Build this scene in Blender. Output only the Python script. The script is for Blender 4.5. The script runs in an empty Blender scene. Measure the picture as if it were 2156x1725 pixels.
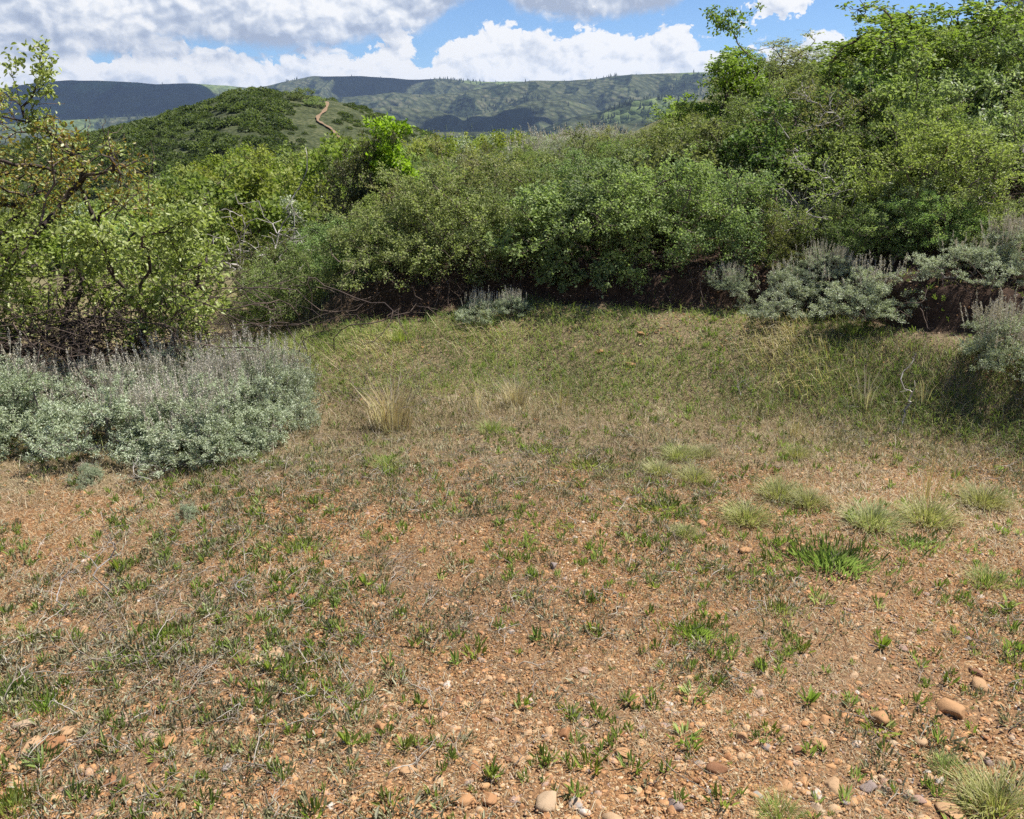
import bpy, math, random
import numpy as np
from mathutils import Vector
R = math.radians
SC = bpy.context.scene
COL = SC.collection
# ------------------------------------------------------------------ camera
EYE = 1.65
PITCH = 17.7
FPX = 1794.0                      # focal length in pixels of a 2156 px wide picture
cam_d = bpy.data.cameras.new('camera')
cam = bpy.data.objects.new('camera', cam_d)
COL.objects.link(cam)
cam.location = (0, 0, EYE)
cam.rotation_euler = (R(90 - PITCH), 0, 0)
cam_d.sensor_fit = 'HORIZONTAL'
cam_d.angle = 2 * math.atan(1078 / FPX)
cam_d.clip_start = 0.05
cam_d.clip_end = 20000
SC.camera = cam
# ------------------------------------------------------------------ light
SUN_EL, SUN_AZ = 62.0, 72.0       # azimuth clockwise from +Y
SUN = np.array([math.sin(R(SUN_AZ)) * math.cos(R(SUN_EL)), math.cos(R(SUN_AZ)) * math.cos(R(SUN_EL)), math.sin(R(SUN_EL))])
ld = bpy.data.lights.new('sun', 'SUN')
ld.energy = 5.0
ld.angle = R(0.55)
ld.color = (1.0, 0.955, 0.88)
lo = bpy.data.objects.new('sun', ld)
COL.objects.link(lo)
lo.rotation_euler = Vector(-SUN).to_track_quat('-Z', 'Y').to_euler()
SC.view_settings.view_transform = 'Standard'
SC.view_settings.look = 'None'
SC.view_settings.exposure = 0.95
SC.view_settings.gamma = 1.0
SC.view_settings.use_curve_mapping = False
SC.cycles.max_bounces = 5
SC.cycles.diffuse_bounces = 2
SC.cycles.glossy_bounces = 2
SC.cycles.transmission_bounces = 3
SC.cycles.transparent_max_bounces = 4
SC.cycles.volume_bounces = 0
SC.cycles.volume_max_steps = 32
SC.cycles.use_denoising = False
SC.cycles.use_adaptive_sampling = True
SC.cycles.adaptive_threshold = 0.015


def ray(px, py):
    """unit direction through a pixel of the 2156x1725 picture"""
    a, b = (px - 1078) / FPX, (862.5 - py) / FPX
    p = R(PITCH)
    d = np.array([a, math.cos(p) + b * math.sin(p), -math.sin(p) + b * math.cos(p)])
    return d / np.linalg.norm(d)


def on_plane(px, py, y):
    d = ray(px, py)
    return np.array([0, 0, EYE]) + d * (y / d[1])


# ---- world: Nishita sky with procedural cumulus
W = bpy.data.worlds.new('World')
SC.world = W
W.use_nodes = True
nt = W.node_tree
nt.nodes.clear()


class NB:
    """small node builder"""
    def __init__(self, tree):
        self.t = tree

    def n(self, typ, ins=None, **kw):
        nd = self.t.nodes.new(typ)
        for k, v in kw.items():
            setattr(nd, k, v)
        for k, v in (ins or {}).items():
            if isinstance(v, bpy.types.NodeSocket):
                self.t.links.new(v, nd.inputs[k])
            else:
                nd.inputs[k].default_value = v
        return nd

    def m(self, op, a, b=0.0, c=0.0, clamp=False):
        nd = self.n('ShaderNodeMath', {0: a, 1: b, 2: c}, operation=op, use_clamp=clamp)
        return nd.outputs[0]

    def v(self, op, a, b=(0, 0, 0)):
        return self.n('ShaderNodeVectorMath', {0: a, 1: b}, operation=op)

    def mr(self, x, a, b, c=0.0, d=1.0, smooth=True):
        return self.n('ShaderNodeMapRange', {0: x, 1: a, 2: b, 3: c, 4: d},
                      interpolation_type='SMOOTHSTEP' if smooth else 'LINEAR').outputs[0]

    def mix(self, f, a, b, blend='MIX'):
        nd = self.t.nodes.new('ShaderNodeMix')
        nd.data_type = 'RGBA'
        nd.blend_type = blend
        for s, v in ((nd.inputs[0], f), (nd.inputs[6], a), (nd.inputs[7], b)):
            if isinstance(v, bpy.types.NodeSocket):
                self.t.links.new(v, s)
            else:
                s.default_value = v if not isinstance(v, tuple) or len(v) == 4 else (*v, 1)
        return nd.outputs[2]

    def noise(self, vec, scale, detail=4, rough=0.5, dist=0.0, dim='3D'):
        nd = self.n('ShaderNodeTexNoise', {'Vector': vec, 'Scale': scale, 'Detail': detail, 'Roughness': rough, 'Distortion': dist}, noise_dimensions=dim)
        return nd

    def ramp(self, x, stops, interp='LINEAR'):
        nd = self.n('ShaderNodeValToRGB', {0: x})
        cr = nd.color_ramp
        cr.interpolation = interp
        while len(cr.elements) > 1:
            cr.elements.remove(cr.elements[-1])
        cr.elements[0].position = stops[0][0]
        cr.elements[0].color = (*stops[0][1], 1)
        for p, c in stops[1:]:
            e = cr.elements.new(p)
            e.color = (*c, 1)
        return nd.outputs[0]


b = NB(nt)
sky = b.n('ShaderNodeTexSky', sky_type='NISHITA')
sky.sun_disc = False
sky.sun_elevation = R(SUN_EL)
sky.sun_rotation = R(SUN_AZ)
sky.altitude = 1900
sky.air_density = 1.0
sky.dust_density = 0.4
sky.ozone_density = 1.6
tc = b.n('ShaderNodeTexCoord')
sep = b.n('ShaderNodeSeparateXYZ', {0: tc.outputs['Generated']})
az = b.m('ARCTAN2', sep.outputs[0], sep.outputs[1])
el = b.m('ARCSINE', sep.outputs[2])
comb = b.n('ShaderNodeCombineXYZ', {0: az, 1: el, 2: 0.0}).outputs[0]


def sky_uv(px, py):
    d = ray(px, py)
    return math.atan2(d[0], d[1]), math.asin(d[2])


def blob(items):
    tot = None
    for (px, py, sx, sy, amp) in items:
        u, w = sky_uv(px, py)
        s1 = b.v('SUBTRACT', warp, (u, w, 0)).outputs[0]
        s2 = b.v('MULTIPLY', s1, (FPX / sx, FPX / sy, 0)).outputs[0]
        ln = b.v('LENGTH', s2).outputs['Value']
        g = b.mr(ln, 0.25, 1.25, amp, 0.0)
        tot = g if tot is None else b.m('ADD', tot, g)
    return tot


SKY_K = 0.064
wn = b.noise(comb, 22, 4, 0.6, 0.0, '2D')
wv = b.v('SUBTRACT', wn.outputs['Color'], (0.5, 0.5, 0.5)).outputs[0]
warp = b.v('ADD', comb, b.v('MULTIPLY', wv, (0.055, 0.035, 0)).outputs[0]).outputs[0]


def bill(off, scs):
    """cauliflower relief: domes of several sizes, creases between them"""
    q = b.v('ADD', comb, off).outputs[0]
    q = b.v('MULTIPLY', q, (1.0, 1.35, 1.0)).outputs[0]
    w1 = b.v('SUBTRACT', b.noise(q, 30, 3, 0.6, 0.0, '2D').outputs['Color'], (0.5, 0.5, 0.5)).outputs[0]
    wq = b.v('ADD', q, b.v('MULTIPLY', w1, (0.030, 0.030, 0.0)).outputs[0]).outputs[0]
    tot = None
    for sc, am in scs:
        vo = b.n('ShaderNodeTexVoronoi', {'Vector': wq, 'Scale': float(sc)}, feature='F1', voronoi_dimensions='2D')
        t_ = b.m('MULTIPLY', b.m('SUBTRACT', 0.42, vo.outputs['Distance']), am)
        tot = t_ if tot is None else b.m('ADD', tot, t_)
    return tot


SC_ = [(17, 0.50), (40, 0.30), (90, 0.16), (200, 0.09), (420, 0.05)]
BF = bill((0, 0, 0), SC_)
B0 = bill((0, 0, 0), SC_[:3])
B1 = bill((0.005, 0.007, 0), SC_[:3])
emb = b.m('SUBTRACT', B0, B1)
soft = b.m('SUBTRACT', b.noise(comb, 9, 6, 0.6, 0.2, '2D').outputs['Fac'], 0.5)
wisp = b.m('SUBTRACT', b.noise(comb, 55, 5, 0.65, 0.5, '2D').outputs['Fac'], 0.5)
azn = b.mr(az, -0.6, 0.6, 0.0, 1.0, False)


def edge_line(pts):
    st = []
    for px, py in pts:
        u, v = sky_uv(px, py)
        st.append((min(1, max(0, (u + 0.6) / 1.2)), (max(0, v + 0.1) / 0.6,) * 3))
    r_ = b.ramp(azn, st, 'B_SPLINE')
    return b.m('SUBTRACT', b.m('MULTIPLY', r_, 0.6), 0.1)


final = b.mix(1.0, sky.outputs[0], (SKY_K * 0.70, SKY_K * 0.88, SKY_K * 1.08, 1), 'MULTIPLY')
LAY = [
    ([(0, 100), (60, 95), (110, 90), (200, 98), (300, 104), (400, 92), (480, 100), (530, 110), (575, 112), (620, 98), (680, 104), (740, 128), (785, 78), (830, 62), (868, 92), (895, 138), (925, 92), (1000, 44), (1080, 56),
      (1150, 84), (1250, 66), (1350, 48), (1430, 52), (1480, 88), (1530, 120), (1610, 104), (1680, 66), (1760, 92), (1850, 80), (2000, 70), (2156, 60)], [(0, 240), (2156, 240)], 0.10, 0.34, 0.035, 0.0),
    ([(0, 50), (120, 30), (230, 40), (330, 70), (430, 96), (520, 104), (590, 108), (640, 80), (720, 96), (770, 120), (840, 180), (2156, 300)],
     [(0, 138), (120, 128), (230, 132), (330, 128), (430, 134), (540, 138), (620, 112), (700, 126), (760, 120), (840, 160), (2156, 200)], 0.70, 0.10, 0.02, 0.05),
    ([(0, -400), (2156, -400)], [(0, 88), (100, 104), (200, 96), (300, 108), (360, 90), (450, 100), (560, 112), (650, 118), (740, 104), (800, 84), (870, 74), (925, 58), (965, 14), (1040, -20), (1075, 14), (1110, 40), (1190, 52), (1290, 46), (1390, 30),
      (1450, 0), (1490, -60), (1600, -140), (2156, -200)], 0.55, 0.16, 0.03, 0.10),
]
for top, base, gr_, spanv, amp, lift in LAY:
    tl = edge_line(top)
    bl = edge_line(base)
    tp_ = b.m('ADD', b.m('SUBTRACT', tl, el), b.m('ADD', b.m('MULTIPLY', BF, amp * 1.6), b.m('MULTIPLY', wisp, 0.006)))
    bt_ = b.m('ADD', b.m('SUBTRACT', el, bl), b.m('ADD', b.m('MULTIPLY', BF, 0.014), b.m('MULTIPLY', wisp, 0.016)))
    mk = b.m('MULTIPLY', b.mr(tp_, -0.001, 0.0042), b.mr(bt_, -0.003, 0.012))
    gk = b.mr(bt_, 0.0, 0.045, gr_, 0.0)                    # grey towards the flat base
    gt = b.mr(tp_, 0.0, 0.075, 0.0, 0.30)                    # brightest near the rim
    sh = b.m('SUBTRACT', b.m('SUBTRACT', 1.04, gk), gt)
    sh = b.m('ADD', sh, b.m('MULTIPLY', emb, 1.9))
    sh = b.m('ADD', sh, b.m('MULTIPLY', soft, 1.35))
    cc_ = b.ramp(sh, [(0.0, (0.40, 0.46, 0.58)), (0.3, (0.53, 0.59, 0.70)), (0.55, (0.69, 0.73, 0.80)), (0.78, (0.86, 0.88, 0.91)), (1.0, (1.0, 0.99, 0.975))])
    cc_ = b.mix(1.0, cc_, (0.53, 0.53, 0.53, 1), 'MULTIPLY')
    final = b.mix(mk, final, cc_)
# two small separate puffs
pf = b.m('ADD', blob([(1622, 8, 62, 34, 0.9), (1690, 12, 30, 14, 0.5), (1240, -160, 500, 60, 0.6)]), b.m('ADD', b.m('MULTIPLY', BF, 1.6), wisp))
cc_ = b.ramp(b.m('ADD', 0.88, b.m('MULTIPLY', emb, 2.0)), [(0.3, (0.46, 0.53, 0.68)), (0.7, (0.86, 0.88, 0.91)), (1.0, (1.0, 0.99, 0.975))])
final = b.mix(b.mr(pf, 0.42, 0.60), final, b.mix(1.0, cc_, (0.53, 0.53, 0.53, 1), 'MULTIPLY'))
W.cycles.sampling_method = 'NONE'
bg = b.n('ShaderNodeBackground', {'Color': final, 'Strength': 1.0})
b.n('ShaderNodeOutputWorld', {'Surface': bg.outputs[0]})


# ------------------------------------------------------------------ noise and terrain
def _hash(ix, iy, seed):
    h = (ix.astype(np.int64) * 374761393 + iy.astype(np.int64) * 668265263 + seed * 1442695041) & 0x7fffffff
    h = (h ^ (h >> 13)) * 1274126177 & 0x7fffffff
    h = h ^ (h >> 16)
    return (h & 0xffff) / 65535.0


def vnoise(x, y, seed=0):
    x = np.asarray(x, float)
    y = np.asarray(y, float)
    ix, iy = np.floor(x), np.floor(y)
    fx, fy = x - ix, y - iy
    fx = fx * fx * (3 - 2 * fx)
    fy = fy * fy * (3 - 2 * fy)
    a, c = _hash(ix, iy, seed), _hash(ix + 1, iy, seed)
    d, e = _hash(ix, iy + 1, seed), _hash(ix + 1, iy + 1, seed)
    return (a * (1 - fx) + c * fx) * (1 - fy) + (d * (1 - fx) + e * fx) * fy


def fbm(x, y, oct=4, seed=0, gain=0.5):
    t, a, s = 0, 1.0, 0
    for i in range(oct):
        t = t + a * vnoise(x * 2 ** i, y * 2 ** i, seed + i * 17)
        s += a
        a *= gain
    return t / s - 0.5


def sstep(a, c, x):
    t = np.clip((x - a) / (c - a), 0, 1)
    return t * t * (3 - 2 * t)


YC_X = [-3, -1, 0.1, 1.0, 1.7, 2.3, 2.8, 3.4, 6, 12]
YC_Y = [7.2, 6.55, 6.65, 6.3, 6.15, 5.75, 5.25, 4.85, 4.3, 4.0]


def cut_t(x, y):
    return y - np.interp(x, YC_X, YC_Y) + 0.42 * fbm(x * 1.3, y * 0.5, 3, 5)


def height(x, y):
    x = np.asarray(x, float)
    y = np.asarray(y, float)
    t = cut_t(x, y)
    w = sstep(-2.5, -0.9, x)
    bank = (0.31 + 0.13 * sstep(-1.0, 0.3, x)) * sstep(-1.35, 0.05, t) + 0.27 * sstep(0.0, 0.30, t)
    run = np.clip(t - 0.34, 0, 7)
    bank = bank + run * (0.045 + 0.16 * sstep(-0.3, 3.6, x)) + np.clip(t - 0.34, 0, 3) * 0.05
    bank = bank + 0.10 * sstep(2.0, 4.5, x) * sstep(-3.0, -0.4, t)
    zn = w * bank
    yy = np.maximum(y, 1)
    a = x / yy
    zm = np.interp(a, [-1.2, -.5, -.43, -.29, -.1, .05, .25, .5, 1.2], [-3, -2.5, -2.2, -1.1, -.35, .35, 2.4, 4.2, 5.2])
    z = zn + (zm - zn) * sstep(9, 28, y)
    z = z - 0.14 * np.clip(np.hypot(x, y) - 46, 0, 110)
    z = z + 0.05 * fbm(x * 0.8, y * 0.8, 3, 1) * sstep(0, 3, np.abs(y)) + 0.022 * fbm(x * 4, y * 4, 3, 2)
    z = z + sstep(12, 40, y) * 1.2 * fbm(x * 0.08, y * 0.08, 3, 9)
    cutm = sstep(-0.05, 0.05, t) * (1 - sstep(0.3, 0.5, t)) * w
    z = z + cutm * 0.16 * fbm(x * 5, y * 5, 4, 3)
    return z


def at(px, py):
    """the point of the ground under a pixel"""
    d = ray(px, py)
    o = np.array([0, 0, EYE])
    s = 0.8
    while s < 120:
        p = o + d * s
        if p[2] <= float(height(p[0], p[1])):
            lo_, hi = s - 0.05 * max(1, s / 8), s
            for _ in range(14):
                m = (lo_ + hi) / 2
                p = o + d * m
                if p[2] <= float(height(p[0], p[1])):
                    hi = m
                else:
                    lo_ = m
            p = o + d * hi
            return np.array([p[0], p[1], float(height(p[0], p[1]))])
        s += 0.05 * max(1, s / 8)
    return o + d * 60


# ------------------------------------------------------------------ mesh helpers
def mesh_from(name, V, F, rnd=None, smooth=False, extra=None):
    V = np.ascontiguousarray(V, dtype=np.float32)
    F = np.ascontiguousarray(F, dtype=np.int32)
    me = bpy.data.meshes.new(name)
    n, k = F.shape
    me.vertices.add(len(V))
    me.vertices.foreach_set('co', V.ravel())
    me.loops.add(n * k)
    me.loops.foreach_set('vertex_index', F.ravel())
    me.polygons.add(n)
    me.polygons.foreach_set('loop_start', np.arange(0, n * k, k, dtype=np.int32))
    me.polygons.foreach_set('loop_total', np.full(n, k, dtype=np.int32))
    if smooth:
        me.polygons.foreach_set('use_smooth', np.ones(n, dtype=bool))
    if rnd is not None:
        a = me.attributes.new('rnd', 'FLOAT', 'POINT')
        a.data.foreach_set('value', np.ascontiguousarray(rnd, dtype=np.float32))
    for key, arr in (extra or {}).items():
        a = me.attributes.new(key, 'FLOAT', 'POINT')
        a.data.foreach_set('value', np.ascontiguousarray(arr, dtype=np.float32))
    me.update()
    me.validate()
    return me


def obj(name, me, mat, parent=None):
    o = bpy.data.objects.new(name, me)
    COL.objects.link(o)
    if mat is not None and not me.materials:
        me.materials.append(mat)
    if parent is not None:
        o.parent = parent
    return o


def tag(o, label, cat, group=None, kind=None):
    if label:
        o['label'] = label
    if cat:
        o['category'] = cat
    if group:
        o['group'] = group
    if kind:
        o['kind'] = kind
    return o


def place(proto, loc, rz=0.0, s=(1, 1, 1), label=None, cat=None, group=None, tilt=(0, 0)):
    """copy a thing with its parts"""
    if isinstance(s, (int, float)):
        s = (s, s, s)
    if not proto.get('used'):
        proto['used'] = 1
        r = proto
    else:
        r = proto.copy()
        COL.objects.link(r)
        for ch in proto.children:
            c = ch.copy()
            COL.objects.link(c)
            c.parent = r
    r.location = tuple(float(v) for v in loc)
    r.rotation_mode = 'ZYX'
    r.rotation_euler = (tilt[0], tilt[1], rz)
    r.scale = s
    if 'group' in r.keys():
        del r['group']
    tag(r, label, cat, group)
    return r


def norm(a):
    return a / np.maximum(np.linalg.norm(a, axis=-1, keepdims=True), 1e-9)


def leaves(P, D, L, Wd, rng, up=0.6, nsides=4, fold=0.18, curl=0.15):
    """leaf blades: P base, D axis, L length, Wd half width"""
    N = len(P)
    D = norm(D)
    up_v = np.tile([0, 0, 1.0], (N, 1)) * up + rng.normal(size=(N, 3)) * (1 - up) * 1.1
    side = norm(np.cross(D, up_v))
    nrm = norm(np.cross(side, D))
    L = np.asarray(L).reshape(-1, 1) * np.ones((N, 1))
    Wd = np.asarray(Wd).reshape(-1, 1) * np.ones((N, 1))
    if nsides == 4:
        V = np.stack([P, P + D * L * 0.5 + side * Wd + nrm * Wd * fold * 2, P + D * L - nrm * L * curl, P + D * L * 0.5 - side * Wd + nrm * Wd * fold * 2], 1)
        f = np.array([[0, 1, 2], [0, 2, 3]])
    else:
        V = np.stack([P,
                      P + D * L * 0.32 + side * Wd * 0.85 + nrm * Wd * fold * 2,
                      P + D * L * 0.70 + side * Wd * 0.75 + nrm * (Wd * fold * 1.6 - L * curl * 0.4),
                      P + D * L - nrm * L * curl,
                      P + D * L * 0.70 - side * Wd * 0.75 + nrm * (Wd * fold * 1.6 - L * curl * 0.4),
                      P + D * L * 0.32 - side * Wd * 0.85 + nrm * Wd * fold * 2], 1)
        f = np.array([[0, 1, 2], [0, 2, 3], [0, 3, 4], [0, 4, 5]])
    k = V.shape[1]
    F = (f[None] + (np.arange(N) * k)[:, None, None]).reshape(-1, 3)
    return V.reshape(-1, 3), F, k


def blades(P, az_, lean, L, Wd, rng, droop=0.35):
    """grass blades: 5 vertices, 3 triangles each"""
    N = len(P)
    h = np.stack([np.cos(az_), np.sin(az_), np.zeros(N)], 1)
    d0 = norm(h * np.sin(lean)[:, None] + np.array([0, 0, 1.0]) * np.cos(lean)[:, None])
    fa = az_ + rng.uniform(0.4, 2.7, N)
    side = np.stack([np.cos(fa), np.sin(fa), np.zeros(N)], 1)
    L = np.asarray(L)[:, None]
    Wd = np.asarray(Wd)[:, None]
    mid = P + d0 * L * 0.5
    d1 = norm(d0 + h * droop * 1.5 - np.array([0, 0, 1.0]) * droop)
    tip = mid + d1 * L * 0.5
    V = np.stack([P - side * Wd, P + side * Wd, mid - side * Wd * 0.75, mid + side * Wd * 0.75, tip], 1)
    f = np.array([[0, 1, 3], [0, 3, 2], [2, 3, 4]])
    F = (f[None] + (np.arange(N) * 5)[:, None, None]).reshape(-1, 3)
    return V.reshape(-1, 3), F, 5


def merge(parts):
    Vs, Fs, Rs, o = [], [], [], 0
    for V, F, r in parts:
        Vs.append(V)
        Fs.append(F + o)
        Rs.append(r)
        o += len(V)
    return np.concatenate(Vs), np.concatenate(Fs), np.concatenate(Rs)


def tubes(A, B, ra, rb, sides=4):
    """one open frustum per edge"""
    N = len(A)
    D = norm(B - A)
    ref = np.where(np.abs(D[:, 2:3]) > 0.9, np.array([[1.0, 0, 0]]), np.array([[0, 0, 1.0]]))
    u = norm(np.cross(D, ref))
    v = np.cross(D, u)
    ang = np.arange(sides) * 2 * np.pi / sides
    ring = u[:, None] * np.cos(ang)[None, :, None] + v[:, None] * np.sin(ang)[None, :, None]
    V = np.concatenate([A[:, None] + ring * ra[:, None, None], B[:, None] + ring * rb[:, None, None]], 1)
    f = []
    for i in range(sides):
        j = (i + 1) % sides
        f += [[i, j, sides + j], [i, sides + j, sides + i]]
    f = np.array(f)
    F = (f[None] + (np.arange(N) * 2 * sides)[:, None, None]).reshape(-1, 3)
    return V.reshape(-1, 3), F


def colonise(rng, bases, targets, step=0.06, wiggle=0.25, low=0.6, rt=0.0016, power=0.45, mean=0.5, sag=0.0):
    """grow a woody skeleton from the bases to every target; returns edges and the last stretch of each twig"""
    cap = 8000 + len(targets) * 40
    pos = np.zeros((cap, 3))
    par = -np.ones(cap, int)
    dr = np.zeros((cap, 3))
    n = 0
    for p in bases:
        pos[n] = p
        dr[n] = (0, 0, 1)
        n += 1
    nb = n
    c = np.mean(bases, axis=0)
    order = np.argsort(np.linalg.norm(targets - c, axis=1) * rng.uniform(0.75, 1.25, len(targets)))
    ends = []
    for ti in order:
        t = targets[ti]
        v = t - pos[:n]
        d = np.linalg.norm(v, axis=1)
        cosang = np.einsum('ij,ij->i', v, dr[:n]) / np.maximum(d, 1e-6)
        cost = d * (1 + 0.9 * (1 - cosang)) + low * np.maximum(0, pos[:n, 2] - t[2]) + (d < step) * 0.5
        k = int(np.argmin(cost))
        D = d[k]
        m = max(2, int(D / step))
        p0 = pos[k].copy()
        h = dr[k] * D * 0.45
        p1 = p0 + h
        endd = norm(v[k] + np.array([0, 0, 0.5 * D]))
        p2 = t - endd * D * 0.3
        chain = []
        q = k
        for i in range(1, m + 1):
            s = i / m
            p = (1 - s) ** 3 * p0 + 3 * (1 - s) ** 2 * s * p1 + 3 * (1 - s) * s * s * p2 + s ** 3 * t
            if i < m:
                p = p + rng.normal(size=3) * step * wiggle
                p[2] -= sag * math.sin(math.pi * s) * D
            pos[n] = p
            par[n] = q
            dr[n] = norm(p - pos[q])
            chain.append(n)
            q = n
            n += 1
        ends.append(chain)
    cnt = np.zeros(n)
    for ch in ends:
        cnt[ch[-1]] += 1
    for i in range(n - 1, nb - 1, -1):
        cnt[par[i]] += cnt[i]
    cnt = np.maximum(cnt, 1)
    idx = np.arange(nb, n)
    rr = rt * cnt ** power
    A, B = pos[par[idx]], pos[idx]
    ra = np.minimum(rr[par[idx]], rr[idx] * 1.25)
    rb = rr[idx]
    return pos[:n], dr[:n], ends, (A, B, ra, rb)


def wood_mesh(name, edges, rng, thick=0.004):
    A, B, ra, rb = edges
    big = rb > thick
    parts = []
    for sel, s in ((big, 6), (~big, 3)):
        if sel.any():
            V, F = tubes(A[sel], B[sel], ra[sel], rb[sel], s)
            parts.append((V, F, np.repeat(rng.random(sel.sum()), 2 * s)))
    V, F, r = merge(parts)
    return mesh_from(name, V, F, r, smooth=True)


# ------------------------------------------------------------------ materials
def mat(name):
    m = bpy.data.materials.new(name)
    m.use_nodes = True
    m.node_tree.nodes.clear()
    return m, NB(m.node_tree)


def leaf_mat(name, stops, trans=0.35, rough=0.5, spec=0.3, objvar=0.25, huevar=0.03, sheen=None):
    m, q = mat(name)
    at_ = q.n('ShaderNodeAttribute', attribute_name='rnd')
    c = q.ramp(at_.outputs['Fac'], stops)
    oi = q.n('ShaderNodeObjectInfo')
    hs = q.n('ShaderNodeHueSaturation', {'Hue': q.m('ADD', 0.5 - huevar / 2, q.m('MULTIPLY', oi.outputs['Random'], huevar)),
                                         'Saturation': q.m('ADD', 0.9, q.m('MULTIPLY', q.m('FRACT', q.m('MULTIPLY', oi.outputs['Random'], 7.31)), 0.2)),
                                         'Value': q.m('ADD', 1 - objvar / 2, q.m('MULTIPLY', q.m('FRACT', q.m('MULTIPLY', oi.outputs['Random'], 3.17)), objvar)), 'Color': c})
    col = hs.outputs[0]
    p = q.n('ShaderNodeBsdfPrincipled', {'Base Color': col, 'Roughness': rough, 'Specular IOR Level': spec})
    t = q.n('ShaderNodeBsdfTranslucent', {'Color': q.mix(1.0, col, (1.15, 1.25, 0.7, 1), 'MULTIPLY')})
    ms = q.n('ShaderNodeMixShader', {0: trans, 1: p.outputs[0], 2: t.outputs[0]})
    q.n('ShaderNodeOutputMaterial', {'Surface': ms.outputs[0]})
    return m


def wood_mat(name, stops, rough=0.85):
    m, q = mat(name)
    at_ = q.n('ShaderNodeAttribute', attribute_name='rnd')
    tc_ = q.n('ShaderNodeTexCoord')
    nz = q.noise(tc_.outputs['Object'], 35, 4, 0.6).outputs['Fac']
    c = q.ramp(q.m('ADD', q.m('MULTIPLY', at_.outputs['Fac'], 0.6), q.m('MULTIPLY', nz, 0.5)), stops)
    bp = q.n('ShaderNodeBump', {'Height': nz, 'Strength': 0.5, 'Distance': 0.004})
    p = q.n('ShaderNodeBsdfPrincipled', {'Base Color': c, 'Roughness': rough, 'Specular IOR Level': 0.2, 'Normal': bp.outputs[0]})
    q.n('ShaderNodeOutputMaterial', {'Surface': p.outputs[0]})
    return m


M = {}
M['sage'] = leaf_mat('sage_leaf', [(0, (0.20, 0.245, 0.135)), (0.4, (0.35, 0.395, 0.265)), (0.8, (0.49, 0.53, 0.405)), (1, (0.64, 0.67, 0.55))], 0.25, 0.6, 0.25, 0.2, 0.02)
M['thicket'] = leaf_mat('thicket_leaf', [(0, (0.085, 0.11, 0.042)), (0.45, (0.195, 0.25, 0.082)), (0.85, (0.31, 0.37, 0.15)), (1, (0.42, 0.44, 0.26))], 0.40, 0.55, 0.18, 0.6, 0.06)
M['olive'] = leaf_mat('olive_leaf', [(0, (0.11, 0.11, 0.045)), (0.5, (0.21, 0.235, 0.08)), (0.9, (0.32, 0.34, 0.14)), (1, (0.36, 0.24, 0.11))], 0.40, 0.55, 0.18, 0.75, 0.06)
M['pale'] = leaf_mat('pale_leaf', [(0, (0.15, 0.19, 0.08)), (0.5, (0.28, 0.34, 0.15)), (1, (0.50, 0.54, 0.33))], 0.40, 0.5, 0.3, 0.3, 0.03)
M['broad'] = leaf_mat('broad_leaf', [(0, (0.09, 0.13, 0.025)), (0.5, (0.19, 0.26, 0.05)), (0.9, (0.31, 0.38, 0.11)), (1, (0.45, 0.49, 0.25))], 0.42, 0.5, 0.22, 0.3, 0.03)
M['service'] = leaf_mat('serviceberry_leaf', [(0, (0.13, 0.165, 0.03)), (0.45, (0.25, 0.31, 0.06)), (0.8, (0.39, 0.44, 0.15)), (0.95, (0.52, 0.55, 0.31)), (1, (0.40, 0.24, 0.06))], 0.42, 0.42, 0.35, 0.1, 0.01)
M['russet'] = leaf_mat('russet_leaf', [(0, (0.20, 0.095, 0.03)), (0.5, (0.25, 0.19, 0.05)), (1, (0.34, 0.33, 0.11))], 0.40, 0.4, 0.4, 0.1, 0.01)
M['bright'] = leaf_mat('bright_leaf', [(0, (0.12, 0.15, 0.035)), (0.5, (0.23, 0.275, 0.06)), (1, (0.37, 0.41, 0.14))], 0.40, 0.55, 0.15, 0.5, 0.05)
M['vivid'] = leaf_mat('vivid_leaf', [(0, (0.13, 0.20, 0.025)), (0.5, (0.25, 0.37, 0.04)), (1, (0.40, 0.52, 0.10))], 0.45, 0.5, 0.2, 0, 0)
M['dusky'] = leaf_mat('dusky_leaf', [(0, (0.04, 0.055, 0.02)), (0.5, (0.085, 0.10, 0.035)), (0.85, (0.15, 0.13, 0.06)), (1, (0.24, 0.26, 0.12))], 0.35, 0.5, 0.25, 0, 0)
M['yellow'] = leaf_mat('yellow_leaf', [(0, (0.25, 0.2, 0.02)), (1, (0.5, 0.42, 0.05))], 0.4, 0.45, 0.3, 0.1, 0.02)
M['weed'] = leaf_mat('weed_leaf', [(0, (0.14, 0.175, 0.035)), (0.5, (0.25, 0.31, 0.07)), (0.9, (0.36, 0.42, 0.14)), (1, (0.46, 0.48, 0.26))], 0.45, 0.5, 0.25, 0.3, 0.04)
M['greyweed'] = leaf_mat('grey_weed', [(0, (0.17, 0.15, 0.08)), (0.5, (0.27, 0.26, 0.14)), (1, (0.42, 0.39, 0.27))], 0.2, 0.7, 0.2, 0.3, 0.03)
M['grass'] = leaf_mat('green_grass', [(0, (0.11, 0.16, 0.03)), (0.5, (0.23, 0.30, 0.065)), (0.8, (0.36, 0.39, 0.13)), (1, (0.56, 0.50, 0.27))], 0.35, 0.5, 0.3, 0.2, 0.03)
M['palegrass'] = leaf_mat('pale_green_grass', [(0, (0.19, 0.21, 0.07)), (0.5, (0.33, 0.34, 0.14)), (1, (0.50, 0.46, 0.27))], 0.35, 0.55, 0.25, 0.2, 0.03)
M['drygrass'] = leaf_mat('dry_grass', [(0, (0.13, 0.09, 0.05)), (0.4, (0.26, 0.19, 0.105)), (0.7, (0.41, 0.325, 0.19)), (1, (0.60, 0.53, 0.37))], 0.25, 0.6, 0.25, 0.2, 0.02)
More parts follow.
